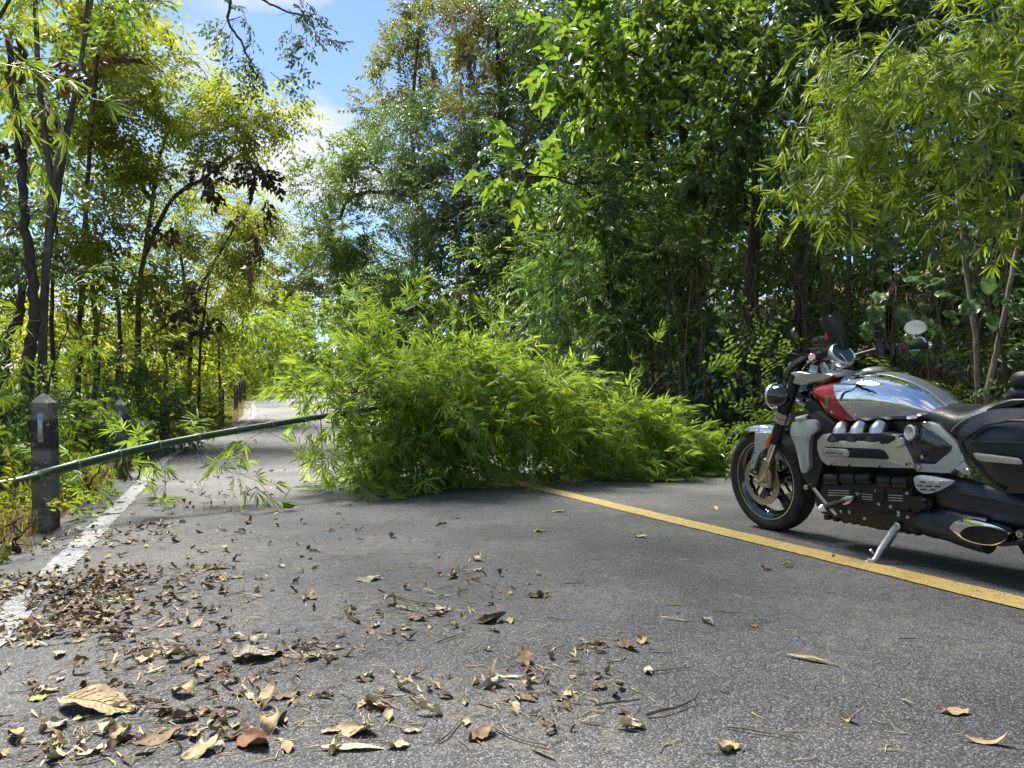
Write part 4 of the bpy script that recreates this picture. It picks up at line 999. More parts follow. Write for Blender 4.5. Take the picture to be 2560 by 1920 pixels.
# ---- fly screen, instruments
fs = pillow('fly_screen', [(405, 415), (430, 365), (470, 325), (520, 300), (545, 310), (500, 345), (450, 395), (425, 440)], .11, .01, .21, 'smoke', None, 4, 2, 3)
ins = lathe('instrument', [(-.020, .070), (.0, .078), (.022, .076), (.030, .068), (.024, .062)], U(742, 300, .0), nrm(np.array([.75, -.1, .55])), 'silver', None, 32)
lathe('instrument_screen', [(.0265, .060), (.0275, .030)], U(742, 300, .0), nrm(np.array([.75, -.1, .55])), 'screen', ins, 32)
plate('screen_cowl', [(560, 215), (585, 195), (630, 182), (665, 188), (662, 215), (640, 250), (590, 245)], -.06, .01, 'smoke', ins, .002)
# ---- handlebar
gl, gr = U(588, 300, .445), U(1240, 240, -.445)
gl[2] = gr[2] = (gl[2] + gr[2]) / 2; gl[0] = gr[0] = (gl[0] + gr[0]) / 2
hl = gl + np.array([-.075, .135, .0]); hr = gr + np.array([-.075, -.135, .0])
ctr = U(600, 335, .06); ctr[1] = 0; ctr[0] += .02
bar = tubeb('handlebar', [gl, gl + np.array([-.03, .06, .001]), hl, hl + np.array([-.055, .10, .004]), ctr + np.array([0, -.11, .0]), ctr, ctr + np.array([0, .11, 0]), hr + np.array([-.055, -.10, .004]), hr, gr + np.array([-.03, -.06, .001]), gr], .0125, 'satin', None, 12)
for s, g in ((1, gl), (-1, gr)):
    d = nrm(np.array([-.075, s * .135, 0])); e = lambda k: g + d * k
    gp_ = tubeb('grip', [e(.006), e(.02), e(.11), e(.13)], [.0165, .0185, .0175, .019], 'rubber', bar, 16, False)
    for k in np.linspace(.03, .11, 7): tubeb('grip_rib', [e(k), e(k + .005)], .0192, 'rubber', gp_, 16, False)
    lathe('bar_end', [(-.012, .0185), (.004, .019), (.008, .016), (.008, .009), (.004, .008)], g, -d, 'chrome', bar, 20)
    sw = tubeb('switch_pod', [e(.135), e(.14), e(.18), e(.185)], [.020, .026, .026, .020], 'satin', bar, 12, False)
    mc = tubeb('lever_clamp', [e(.19), e(.235)], [.020, .020], 'satin', bar, 12, False)
    tubeb('hand_lever', [e(.205) + np.array([-.03, 0, -.012]), e(.13) + np.array([-.055, 0, -.02]), e(.06) + np.array([-.052, 0, -.022]), e(.02) + np.array([-.04, 0, -.025])], [.008, .006, .006, .007], 'alu', mc, 8, flat=.7)
    bm = bmesh.new(); q = e(.215) + np.array([-.035, 0, .030])
    rings(bm, [[q + np.array([x * k_, y * k_, z]) for x, y in ((-.035, -.025), (.03, -.025), (.034, .02), (-.03, .026))] for z, k_ in ((-.022, .8), (.012, 1.0), (.016, .9))]); bobj('fluid_reservoir', bm, 'gloss', mc)
    bm = bmesh.new(); q = e(.16) + np.array([.026, 0, .004])
    rings(bm, [[q + np.array([x, y, z]) for y, z in ((-.014, -.012), (.014, -.012), (.014, .012), (-.014, .012))] for x in (0, .008)]); bobj('switch_button', bm, 'red' if s < 0 else 'satin', sw)
    # bar-end mirror on its stalk
    ms = U(485, 190, .44) if s > 0 else U(1172, 135, -.42)
    if s > 0:
        base = e(-.002); stalk = [base + np.array([-.01, 0, .01]), base + np.array([-.06, -s * .02, .015]), base + np.array([-.115, -s * .03, .03]), ms + np.array([-.012, 0, -.055]), ms + np.array([-.012, 0, -.01])]
    else:
        base = e(.012); stalk = [base + np.array([-.004, 0, .012]), base + np.array([-.03, .0, .045]), ms + np.array([-.012, 0, -.06]), ms + np.array([-.012, 0, -.02])]
    tubeb('mirror_stalk', stalk, .006, 'satin' if s > 0 else 'alu', bar, 8)
    axm = nrm(np.array([.87, .48, .05])) if s > 0 else nrm(np.array([.9, -.40, -.10]))
    a_ = nrm(np.cross(axm, [0, 0, 1.0])); b_ = np.cross(a_, axm)
    MX, MY = (.046, .054) if s > 0 else (.066, .043)
    def mring(k, h): return [ms + axm * h + (a_ * math.cos(t) * MX * (1 - .12 * math.sin(t)) + b_ * math.sin(t) * MY) * k for t in np.arange(28) * 2 * math.pi / 28]
    bm = bmesh.new(); rings(bm, [mring(.45, -.022), mring(.85, -.016), mring(1, -.002), mring(1, .004), mring(.95, .005), mring(.93, .002)]); mo = bobj('mirror_housing', bm, 'satin' if s > 0 else 'silver', bar)
    bm = bmesh.new(); rings(bm, [mring(.92, .0015), mring(.92, .0032)]); bobj('mirror_glass', bm, 'glass', mo)
# tank bag style phone case on its mount, camera mount on the right, white charging cable
pc = plate('phone_case', [(613, 88), (668, 68), (700, 78), (752, 248), (738, 262), (690, 242), (655, 165), (622, 125)], .0, .055, 'satin', None, .010, 3, smooth=2)
pc.rotation_euler = (0, 0, 0)
plate('case_rim', [(622, 92), (636, 84), (672, 150), (712, 246), (700, 248), (664, 178), (630, 118)], .0025, .012, 'matt', pc, .003)
tubeb('case_arm', [U(690, 235, -.02), U(668, 265, -.01), U(640, 300, .0)], [.014, .016, .014], 'satin', pc, 10)
plate('case_tab', [(650, 172), (662, 170), (668, 208), (648, 205)], .0035, .006, 'red', pc, .001)
dR = nrm(np.array([-.075, -.135, 0])); mb = gr + dR * .27; cm = mb + np.array([.0, 0, .085])
cmo = tubeb('camera_mount', [mb + np.array([0, 0, -.03]), mb + np.array([.004, 0, .02]), mb + np.array([0, 0, .05]), mb + np.array([0, 0, .07])], [.026, .028, .014, .015], 'satin', bar, 10, False)
bm = bmesh.new()
for k, (hx, hy, hz, dz) in enumerate(((.030, .030, .026, -.004), (.026, .026, .030, -.012), (.022, .020, .034, -.006), (.028, .022, .018, .02))):
    q = gr + dR * (.155 + .034 * k) + np.array([.006, 0, dz]); rings(bm, [[q + dR * y * hy + np.array([x * hx, 0, z * hz]) for x, z in ((-1, -1), (1, -1), (1, 1), (-1, 1))] for y in (-.55, .55)])
bmesh.ops.bevel(bm, geom=list(bm.edges), offset=.005, segments=2, affect='EDGES'); bobj('switch_pod', bm, 'satin', bar)
bm = bmesh.new()
for cxx, czz, hx, hz in ((0, .0, .018, .020), (.0, .038, .014, .012), (-.012, .060, .016, .006)):
    rings(bm, [[cm + np.array([cxx + x, y, czz + z]) for x, z in ((-hx, -hz), (hx, -hz), (hx, hz), (-hx, hz))] for y in (-.016, .016)])
bmesh.ops.bevel(bm, geom=list(bm.edges), offset=.003, segments=2, affect='EDGES'); bobj('camera_clamp', bm, 'satin', cmo)
bm = bmesh.new()
for i in range(5):
    o = i * 7; tubeb('x', [U(612 + o * .8, 322, .05), U(622 + o, 350, .055), U(634 + o * 1.2, 400 - abs(i - 2) * 5, .06), U(652 + o, 412 - i * 3, .06), U(655 + o * .5, 385 - i * 4, .055), U(632 + o * .4, 335, .05)], .0022, 'cable', None, 6, True, bm=bm, done=False)
tubeb('x', [U(650, 412, .055), U(700, 395, .05), U(748, 370, .045), U(775, 345, .03), U(760, 310, .03), U(735, 285, .03)], .0024, 'cable', None, 6, True, bm=bm, done=False)
bobj('charging_cable', bm, 'cable', ins)
tubeb('control_cable', [U(520, 378, .20), U(545, 345, .22), U(590, 318, .30)], .0035, 'alu', bar, 6)
tubeb('control_cable', [hr + np.array([-.02, -.02, -.01]), U(880, 280, -.2), U(800, 310, -.08)], .005, 'alu', bar, 6)
bm = bmesh.new()
for k in range(9):
    q = U(545 + (k * 37) % 120, 300 + (k * 53) % 80, .04 + .02 * (k % 3)); h = np.array([.022, .02, .018]) * (.6 + .1 * (k % 4))
    rings(bm, [[q + np.array([x * h[0], y * h[1], z * h[2]]) for x, z in ((-1, -1), (1, -1), (1, 1), (-1, 1))] for y in (-1, 1)])
bmesh.ops.bevel(bm, geom=list(bm.edges), offset=.004, segments=2, affect='EDGES'); bobj('bar_controls', bm, 'satin', bar)

# ---- front mudguard
bm = bmesh.new(); R_ = []
for th in np.linspace(math.radians(62), math.radians(112), 16):
    rr = .352; c = AX + np.array([math.cos(th) * rr * -1, 0, math.sin(th) * rr]); d = np.array([-math.cos(th), 0, math.sin(th)])
    k = 1 - .25 * ((th - math.radians(87)) / math.radians(25)) ** 4
    R_.append([c + d * dz + np.array([0, y * k, 0]) for y, dz in ((-.098, -.030), (-.096, -.006), (-.075, .012), (-.035, .021), (0, .023), (.035, .021), (.075, .012), (.096, -.006), (.098, -.030), (.092, -.030), (.07, .004), (0, .015), (-.07, .004), (-.092, -.030))])
rings(bm, R_); fm = bobj('front_mudguard', bm, 'chrome', None, 50)
for s in (1, -1):
    pts = [(245, 738), (335, 742), (345, 770), (320, 830), (275, 850), (258, 890), (240, 945), (218, 952), (226, 905), (250, 830), (244, 790)]
    pl = plate('mudguard_stay', pts, .118, .02, 'white', fm, .006, 2)
    if s < 0:
        for v in pl.data.vertices: v.co.y = -v.co.y
        pl.data.flip_normals()
    else:
        for cx_, cy_ in ((247, 858), (236, 910)): lathe('stay_hole', [(0, .007), (.001, .006)], U(cx_, cy_, .1182), (0, -1, 0), 'hole', pl, 12)
rf = pillow('reflector', [(330, 748), (346, 742), (348, 760), (330, 815), (320, 826), (308, 822), (308, 800), (322, 762)], .142, .006, .012, 'amber', None, 4, 2.5, 3)

# ---- fuel tank
us = np.array([.375, .40, .44, .50, .58, .68, .80, .92, 1.02, 1.10, 1.16, 1.205])
def prof(pts, w):
    q = np.array([U(a, b, w) for a, b in pts]); o = np.argsort(q[:, 0]); return q[o, 0], q[o, 2]
tu, tz = prof([(600, 500), (640, 452), (720, 425), (800, 405), (930, 396), (1030, 410), (1130, 442), (1230, 492), (1300, 545), (1335, 590)], .05)
bu, bz = prof([(600, 545), (640, 605), (680, 645), (740, 681), (850, 684), (960, 680), (1100, 676), (1200, 672), (1262, 660), (1300, 640)], .14)
hwid = np.interp(us, [.375, .40, .44, .50, .60, .72, .85, .95, 1.05, 1.12, 1.18, 1.205], [.065, .108, .143, .171, .190, .198, .198, .190, .172, .152, .128, .10])
shape = [(0, 1.0), (.30, .99), (.56, .945), (.78, .84), (.92, .70), (.985, .56), (1.0, .46), (.965, .30), (.91, .14), (.82, .03), (.6, 0), (0, 0)]
shp = smooth_path(np.array([(a, b, 0) for a, b in shape]), 4)[:, :2]
bm = bmesh.new(); R_ = []
uu = np.linspace(us[0], us[-1], 40)
for u in uu:
    zt, zb, hw_ = np.interp(u, tu, tz), np.interp(u, bu, bz), np.interp(u, us, hwid)
    zb = min(zb, zt - .05); half = [(-a * hw_, zb + b * (zt - zb)) for a, b in shp]
    full = half + [(-y, z) for y, z in half[-2:0:-1]]
    R_.append([(u, y, z) for y, z in full])
R_ = np.array(R_)
for _ in range(2): R_[1:-1] = R_[1:-1] * .5 + (R_[:-2] + R_[2:]) * .25
rings(bm, list(R_)); tank = bobj('fuel_tank', bm, 'tank', None, 60)
# raised central strap along the top, filler cap
bm = bmesh.new(); S_ = []
for u in np.linspace(.66, 1.195, 26):
    zt = np.interp(u, uu, R_[:, 0, 2]); h = .0045; S_.append([(u, y, zt + z - (abs(y) / .05) ** 2 * .002) for y, z in ((-.046, -.004), (-.043, h), (0, h + .0015), (.043, h), (.046, -.004))])
rings(bm, S_); bobj('tank_strap', bm, 'silver', tank, 50)
fc = U(930, 382, .0); fc[2] = np.interp(fc[0], uu, R_[:, 0, 2]) + .004
cap = lathe('filler_cap', [(0, .062), (.010, .064), (.018, .058), (.022, .045), (.026, .030), (.026, .001)], fc, (-.05, 0, 1), 'alu', tank, 36)
def tank_y(u, z):
    ys = []
    for rg in R_: m_ = len(shp); ys.append(np.interp(-z, -rg[:m_, 2], rg[:m_, 1]))
    return np.interp(u, uu, ys)
eu = U(664, 556, .16)
for _ in range(4): eu = U(664, 556, -tank_y(eu[0], eu[2]))
dyu = (tank_y(eu[0] + .02, eu[2]) - tank_y(eu[0] - .02, eu[2])) / .04; dyz = (tank_y(eu[0], eu[2] + .02) - tank_y(eu[0], eu[2] - .02)) / .04
emblem(0, 0, 0, .056, tank, 'gloss', eu, np.array([dyu, -1, dyz]))

# ---- radiator, its side covers and the frame's dark core
plate('radiator', [(470, 690), (600, 620), (700, 690), (640, 900), (590, 1090), (520, 1000), (480, 850)], .19, .38, 'matt', None, .01)
for s in (1, -1):
    rc = pillow('radiator_cover', [(460, 690), (500, 672), (575, 668), (605, 700), (600, 735), (565, 765), (556, 860), (556, 950), (520, 975), (505, 930), (488, 850), (470, 790), (450, 745)], .222, .018, .05, 'white', None, 5, 1.6, 3, 40)
    if s < 0:
        for v in rc.data.vertices: v.co.y = -v.co.y
        rc.data.flip_normals()
    else:
        plate('cover_crease', [(452, 752), (500, 764), (566, 762), (568, 768), (500, 771), (454, 760)], .2375, .004, 'silver', rc, 0)
        lathe('coolant_cap', [(-.01, .034), (0, .040), (.010, .041), (.016, .036), (.018, .020), (.018, .001)], U(520, 660, .205), (-.08, -.12, 1), 'alu', rc, 32)
plate('shroud', [(535, 560), (600, 560), (690, 680), (700, 730), (640, 760), (615, 720), (560, 640)], .12, .24, 'matt', None, .008)
plate('frame_core', [(560, 590), (760, 660), (1200, 670), (1320, 700), (1350, 900), (1190, 1010), (700, 1010), (640, 900), (610, 740)], .115, .23, 'satin', None, .01)

# ---- engine: polished cover with three intake trumpets
for s in (1, -1):
    ol = [(608, 790), (628, 765), (680, 748), (1040, 752), (1072, 765), (1105, 800), (1158, 905), (1156, 935), (1120, 945), (700, 930), (655, 920), (625, 890), (607, 830)]
    ic = pillow('intake_cover', ol, .232, .020, .10, 'alu', None, 5, 1.3, 4, 40)
    if s < 0:
        for v in ic.data.vertices: v.co.y = -v.co.y
        ic.data.flip_normals(); continue
    plate('cover_top', [(655, 785), (675, 768), (685, 745), (990, 745), (1045, 760), (1050, 780), (1015, 806), (960, 808), (680, 800)], .242, .10, 'matt', ic, .006, 2)
    plate('cover_recess', [(640, 830), (660, 822), (960, 836), (985, 846), (1012, 885), (1002, 896), (660, 878), (640, 865)], .2505, .02, 'hole', ic, .002)
    bd = plate('badge_plate', [(642, 832), (660, 830), (770, 836), (790, 850), (788, 876), (770, 882), (660, 877), (640, 862)], .2535, .006, 'silver', ic, .003)
    lettering('ROCKET 3 GT', 655, 862, .2545, .0165, bd)
    plate('cover_lip', [(1045, 822), (1072, 808), (1098, 808), (1094, 818), (1060, 832)], .2515, .006, 'steel', ic, .002)
    for cx_, cy_ in ((690, 926), (790, 930), (965, 936), (1120, 924)): lathe('cover_hole', [(0, .007), (.0015, .006)], U(cx_, cy_, .246), (0, -1, 0), 'hole', ic, 10)
    for k, cx_ in enumerate((735, 836, 948)):
        a = U(cx_, 770, .20); tubeb('intake_trumpet', [a + np.array([0, .0, -.01]), a + np.array([0, .015, .035]), a + np.array([0, .045, .062])], [.043, .041, .036], 'alu', ic, 24)
        tubeb('trumpet_collar', [a + np.array([0, -.004, -.022]), a + np.array([0, 0, .008])], [.052, .047], 'matt', ic, 24, False)
# lower engine block
blk = plate('engine_block', [(640, 985), (760, 970), (940, 975), (1160, 990), (1170, 1160), (1300, 1180), (1300, 1290), (1180, 1330), (960, 1300), (780, 1260), (690, 1220), (620, 1190), (590, 1110), (640, 1070)], .165, .33, 'engine', None, .015, 3)
plate('crankcase_cover', [(645, 1040), (840, 1030), (1000, 1035), (1150, 1050), (1150, 1150), (1120, 1200), (900, 1210), (740, 1200), (640, 1130)], .195, .05, 'engine', blk, .012, 3)
for x0, x1, y0, y1 in ((668, 745, 985, 1030), (760, 840, 975, 1025), (850, 930, 978, 1028), (975, 1050, 1000, 1040), (1060, 1140, 1005, 1045)):
    tubeb('cylinder_cover', [U(x0, (y0 + y1) / 2, .185), U(x1, (y0 + y1) / 2 + 3, .185)], .036, 'engine', blk, 14, False)
for x0, x1, y in [(668, 790, 1070 + 14 * k) for k in range(3)] + [(862, 925, 1092 + 14 * k) for k in range(3)] + [(1015, 1100, 1098 + 15 * k) for k in range(3)]:
    plate('silver_fin', [(x0, y), (x1, y + 5), (x1 - 4, y + 10), (x0, y + 5)], .1965, .004, 'alu', blk, .001)  # silver fins of the engine block
emblem(838, 1102, .1985, .034, blk)
for cx_, cy_ in ((752, 1018), (815, 1022), (908, 1025), (985, 1028), (1040, 1025), (1105, 1020), (945, 1075), (962, 1152), (1030, 1168), (1125, 1090), (745, 1196), (792, 1200), (1075, 1200), (1228, 1165), (1128, 1228), (880, 1236), (1075, 1216), (700, 1170)):
    bolt(U(cx_, cy_, .198), .0095, blk)
for k in range(11):
    plate('sump_fin', [(640 + k * 52, 1215 + k * 9), (672 + k * 52, 1215 + k * 9), (668 + k * 52, 1246 + k * 9), (646 + k * 52, 1243 + k * 9)], .12, .22, 'engine', blk, .003)
plate('gearbox_cover', [(940, 1060), (985, 1055), (995, 1120), (975, 1150), (940, 1140)], .205, .03, 'engine', blk, .006)
plate('gearbox_cover', [(1130, 1110), (1215, 1105), (1225, 1180), (1180, 1200), (1135, 1180)], .202, .04, 'engine', blk, .008)
lathe('clutch_actuator', [(0, .03), (.02, .03), (.03, .02), (.05, .016)], U(1240, 1150, .19), (.2, -1, 0), 'engine', blk, 18)
plate('front_casing', [(590, 1090), (650, 1110), (700, 1200), (690, 1222), (630, 1210), (596, 1160)], .17, .34, 'engine', blk, .012)
# ---- foot peg and gear lever
fpg = tubeb('foot_peg', [U(640, 1175, .395), U(700, 1155, .33), U(745, 1140, .25), U(775, 1130, .20)], [.026, .026, .018, .016], 'rubber', None, 14, flat=.6)
tubeb('peg_tip', [U(618, 1185, .415), U(645, 1173, .39)], [.014, .024], 'alu', fpg, 14, False, flat=.6)
pillow('heel_plate', [(735, 1128), (760, 1112), (800, 1105), (808, 1120), (790, 1148), (755, 1155)], .235, .008, .02, 'alu', fpg, 4, 2, 3)
gsl = tubeb('gear_lever', [U(565, 1050, .30), U(585, 1060, .27), U(640, 1130, .25), U(715, 1215, .22)], [.010, .011, .010, .009], 'alu', None, 10, False, flat=.7)
tubeb('gear_toe_peg', [U(540, 1058, .335), U(578, 1046, .27)], [.013, .013], 'rubber', gsl, 12, False)
lathe('gear_peg_cap', [(0, .0135), (.006, .012)], U(541, 1057, .334), U(540, 1058, .34) - U(578, 1046, .27), 'alu', gsl, 14)
# ---- side stand
ss_foot = U(888, 1492, .345); ss = tubeb('side_stand', [U(1075, 1275, .155), U(1045, 1310, .185), U(975, 1410, .265), U(935, 1475, .320), ss_foot + np.array([.01, 0, .014])], [.019, .021, .017, .013, .012], 'stand', None, 12)
_wz = lambda p: float(B_O[2] + p[0] * BB[2] - p[1] * BL[2] + p[2] * BZ[2])
tubeb('stand_foot', [U(925, 1488, .335), ss_foot, U(852, 1500, .36)], [.013, .013, .006], 'stand', ss, 12, flat=.5)
lathe('stand_pivot', [(0, .020), (.010, .020), (.014, .012)], U(1072, 1278, .175), (0, -1, 0), 'steel', ss, 16)
tubeb('stand_peg', [U(935, 1445, .29), U(912, 1415, .31)], [.006, .007], 'alu', ss, 8, False)
tubeb('stand_spring', [U(1060, 1320, .17), U(1015, 1395, .22)], [.007, .007], 'satin', ss, 8, False)
# ---- glossy side panel, pale frame plates
sp = pillow('side_panel', [(1118, 770), (1165, 735), (1230, 715), (1310, 755), (1385, 815), (1375, 840), (1300, 905), (1240, 915), (1180, 905), (1140, 850)], .185, .022, .06, 'gloss', None, 5, 1.8, 3)
lathe('lock', [(0, .009), (.003, .009), (.004, .006)], U(1212, 883, .206), (0, -1, 0), 'steel', sp, 14)
oc = lathe('oil_cap', [(-.02, .036), (0, .040), (.006, .040), (.009, .034), (.007, .030)], U(1143, 742, .205), (-.25, -1, .15), 'alu', None, 28)
fr = plate('frame_plate', [(1208, 686), (1240, 680), (1290, 698), (1395, 790), (1440, 850), (1455, 905), (1400, 935), (1378, 975), (1300, 972), (1175, 966), (1166, 930), (1190, 918), (1290, 928), (1385, 855), (1392, 815), (1310, 752), (1215, 712)], .200, .03, 'white', None, .006, 2)
plate('frame_plate', [(1395, 948), (1450, 905), (1492, 960), (1480, 985), (1450, 980)], .205, .03, 'white', fr, .005)
for cx_, cy_ in ((1230, 694), (1184, 942), (1476, 968)): bolt(U(cx_, cy_, .204), .015, fr, h=.008)
# ---- heel guard with slots
hg = pillow('heel_guard', [(1160, 1010), (1175, 990), (1230, 988), (1330, 1005), (1395, 1022), (1340, 1060), (1270, 1088), (1215, 1090), (1175, 1060)], .235, .010, .012, 'white', None, 4, 1.6, 3)
for cx_, cy_ in ((1212, 1026), (1195, 1047), (1248, 1050), (1298, 1052), (1215, 1070), (1270, 1072)):
    plate('guard_slot', [(cx_ - 16, cy_ - 4), (cx_ + 16, cy_ - 3), (cx_ + 16, cy_ + 4), (cx_ - 16, cy_ + 3)], .2462, .002, 'hole', hg, .0)
for cx_ in (1263, 1322): bolt(U(cx_, 1026, .244), .011, hg)
# ---- swing arm, exhaust
tubeb('swing_arm', [U(1330, 1075, .15), U(1450, 1110, .16), U(1620, 1150, .16), U(1800, 1200, .15), U(2000, 1235, .14)], [.085, .09, .085, .075, .07], 'case', None, 16, flat=.5)
plate('swing_arm_edge', [(1390, 1088), (1480, 1092), (1640, 1130), (1800, 1176), (1640, 1145), (1480, 1110)], .206, .004, 'satin', None, .001)
ex = tubeb('exhaust', [U(1190, 1255, .13), U(1260, 1258, .15), U(1360, 1270, .165), U(1500, 1310, .18), U(1600, 1335, .185)], [.055, .075, .08, .085, .085], 'case', None, 20, flat=.75)
oval = [(1365, 1290), (1400, 1255), (1460, 1240), (1560, 1258), (1650, 1285), (1700, 1315), (1690, 1360), (1620, 1390), (1520, 1380), (1440, 1350)]
er = pillow('exhaust_tip', oval, .245, .008, .06, 'chrome', ex, 3, 2, 4)
pillow('exhaust_mouth', [(1425, 1320), (1460, 1290), (1520, 1280), (1600, 1287), (1680, 1312), (1684, 1352), (1612, 1386), (1520, 1376), (1446, 1348)], .2590, -.004, .03, 'hole', ex, 4, 2, 4)
plate('exhaust_shield', [(1275, 1310), (1365, 1305), (1450, 1360), (1600, 1392), (1720, 1370), (1800, 1345), (1800, 1390), (1680, 1398), (1480, 1388), (1320, 1350)], .22, .2, 'matt', ex, .01)
tubeb('exhaust', [U(1190, 1255, .13) * [1, -1, 1], U(1360, 1270, .165) * [1, -1, 1], U(1700, 1330, .19) * [1, -1, 1]], [.06, .08, .085], 'case', None, 16)
# ---- seat, pillion seat, backrest
bm = bmesh.new(); R_ = []
st = [(1265, 640, 605, .10), (1300, 592, 690, .13), (1360, 585, 730, .16), (1430, 592, 760, .18), (1500, 612, 770, .19), (1560, 600, 770, .19), (1640, 560, 770, .18), (1720, 552, 770, .17), (1850, 560, 760, .16)]
for cx_, ct, cb, hw_ in st:
    a, b = U(cx_, ct, .05), U(cx_, cb, .17); zt, zb = max(a[2], b[2] + .03), b[2]; u = a[0]
    half = [(-hw_ * k, zb + (zt - zb) * q) for k, q in ((0, 1.0), (.4, .985), (.75, .93), (.93, .78), (1.0, .55), (1.0, .3), (.9, .0))]
    R_.append([(u, y, z) for y, z in half + [(-y, z) for y, z in half[::-1][:-1]]])
rings(bm, R_); bmesh.ops.subdivide_edges(bm, edges=list(bm.edges), cuts=1, use_grid_fill=True, smooth=.6); seat = bobj('seat', bm, 'leather', None, 60)
bm = bmesh.new()
tubeb('x', [U(1378, 735, .196), U(1392, 715, .2), U(1440, 675, .20), (U(1510, 640, .19)), U(1590, 612, .16), U(1690, 562, .12)], .0035, 'leather', None, 6, True, bm=bm, done=False); bobj('seat_seam', bm, 'silver', seat)
plate('pillion_side', [(1560, 615), (1640, 572), (1720, 548), (1830, 545), (1830, 575), (1740, 572), (1650, 600), (1570, 640)], .165, .33, 'leather', seat, .015, 3)
pillow('backrest', [(1705, 450), (1725, 410), (1760, 392), (1830, 388), (1900, 400), (1900, 470), (1820, 480), (1730, 482)], .14, .02, .28, 'leather', None, 5, 1.6, 3)
pillow('backrest_pad', [(1692, 540), (1700, 505), (1730, 482), (1830, 478), (1880, 500), (1870, 560), (1760, 555)], .13, .02, .26, 'leather', None, 5, 1.6, 3)
# ---- panniers
for s in (1, -1):
    ol = [(1415, 760), (1430, 720), (1520, 650), (1590, 615), (1680, 608), (1900, 612), (2050, 640), (2080, 800), (2040, 980), (1900, 1080), (1680, 1085), (1600, 1040), (1520, 940), (1430, 850)]
    pn = pillow('pannier', ol, .285, .075, .13, 'case', None, 6, 1.15, 4, 50)
    if s < 0:
        for v in pn.data.vertices: v.co.y = -v.co.y
        pn.data.flip_normals(); continue
    plate('pannier_ridge', [(1445, 770), (1560, 690), (1700, 668), (1900, 668), (1900, 680), (1700, 682), (1570, 702), (1460, 782)], .3420, .02, 'case', pn, .004)
    plate('pannier_ridge', [(1480, 790), (1600, 792), (1900, 800), (1900, 812), (1600, 806), (1490, 806)], .3500, .02, 'case', pn, .004)
    plate('pannier_seam', [(1420, 790), (1440, 852), (1530, 940), (1610, 1035), (1680, 1078), (1690, 1068), (1625, 1028), (1545, 935), (1455, 845), (1436, 790)], .304, .02, 'satin', pn, .003)
    pt = plate('pannier_trim', [(1502, 862), (1520, 858), (1760, 888), (1778, 898), (1784, 922), (1770, 926), (1560, 906), (1535, 902), (1518, 890)], .3625, .006, 'alu', pn, .003)
    emblem(1535, 882, .3632, .015, pt, 'silver')
bolt(U(1795, 1320, .18), .02, ex, h=.03, name='rear_peg')
# ================================================================== bamboo fallen across the road
fb = empty('fallen_bamboo', P(930, 1190, 7.5)); FB0 = np.array(fb.location)
tag(fb, 'uprooted green bamboo fallen across the road, its leafy top piled over both lanes', 'bamboo')
CULM = smooth_path([np.array([-4.6, 3.35, .06]), P(0, 1214, 4.62), P(116, 1182, 4.92), P(400, 1112, 5.75), P(700, 1058, 6.6), P(930, 1022, 7.4), np.array([-.60, 7.95, .98]), np.array([.45, 8.5, .88]), np.array([1.5, 9.1, .50]), np.array([2.35, 9.7, .13])], 14)
seg = np.linalg.norm(np.diff(CULM, axis=0), axis=1); arc = np.concatenate([[0], np.cumsum(seg)]); TOT = arc[-1]
def cpt(a): return np.array([np.interp(a, arc, CULM[:, i]) for i in range(3)])
def crad(a): return np.interp(a, [0, 2, 4.5, 6, TOT], [.034, .033, .027, .018, .005])
M_BLOOM = noise_mat('bamboo_node_bloom', [(.16, .17, .12), (.30, .31, .25), (.40, .40, .34)], 40, 5, .8, .2, dist=.002)
nodes = []; a = .12
while a < TOT - .1: nodes.append(a); a += .34 if a < 5 else .30
ends = [0] + nodes + [TOT]
for a0, a1 in zip(ends, ends[1:]):          # each internode a piece of its own, with the swollen ring at its end
    mb = MB(); ks = [0, .012, .03, .5 * (a1 - a0), (a1 - a0) - .03, (a1 - a0) - .008, (a1 - a0)]
    mul = [1.10, 1.06, .98, .97, .99, 1.08, 1.10]
    mb.tube(np.array([cpt(a0 + k) for k in ks]) - FB0, np.array([crad(a0 + k) * m for k, m in zip(ks, mul)]), 14)
    mb.build('internode', BARK['culm'], fb, True)
    if a0 > 0:
        mb = MB(); d = cpt(a0 + .01) - cpt(a0 - .01); d /= np.linalg.norm(d)
        mb.tube(np.array([cpt(a0) - d * .006, cpt(a0) + d * .004]) - FB0, crad(a0) * 1.16, 14); mb.build('node_ring', M_BLOOM, fb, True)
rb = np.random.default_rng(77)
wood, LV, LT, nL = MB(), [], [], 0
kit_near = [spray_bamboo(rb, .36, .150, .0165, 6, 7, .30, leaf4 if _ % 2 else leaf8, .0020, .30) for _ in range(10)]
SP_pos, SP_dir, SP_sc = [], [], []
def branch(p, d, L, droop, r0, dens, floor=True):
    """a side branch with leafy twigs along it; it sags under its own weight and rests on the asphalt"""
    n = 9; k = np.linspace(0, 1, n)[:, None]; side = nrm(np.cross(d, [0, 0, 1.0]))
    q = p + d * L * k + np.array([0, 0, -1.0]) * droop * L * k ** 2 + side * rb.normal(0, .10) * L * np.sin(k * 2.6)
    q[:, 2] = np.maximum(q[:, 2], .06 + .05 * rb.random(n)) if floor else q[:, 2]
    wood.tube(q - FB0, np.linspace(r0, r0 * .3, n), 5, False)
    m = max(2, int(L * dens))
    for j in range(m):
        f = rb.uniform(.22, 1.0) if j else 1.0; x = f * (n - 1); i = int(min(x, n - 2)); pos = q[i] + (q[i + 1] - q[i]) * (x - i); ax = nrm(q[i + 1] - q[i])
        dd = nrm(ax * rb.uniform(.3, 1) + rb.normal(0, .55, 3) + np.array([0, 0, .18]))
        SP_pos.append(pos); SP_dir.append(dd); SP_sc.append(rb.uniform(.75, 1.2))
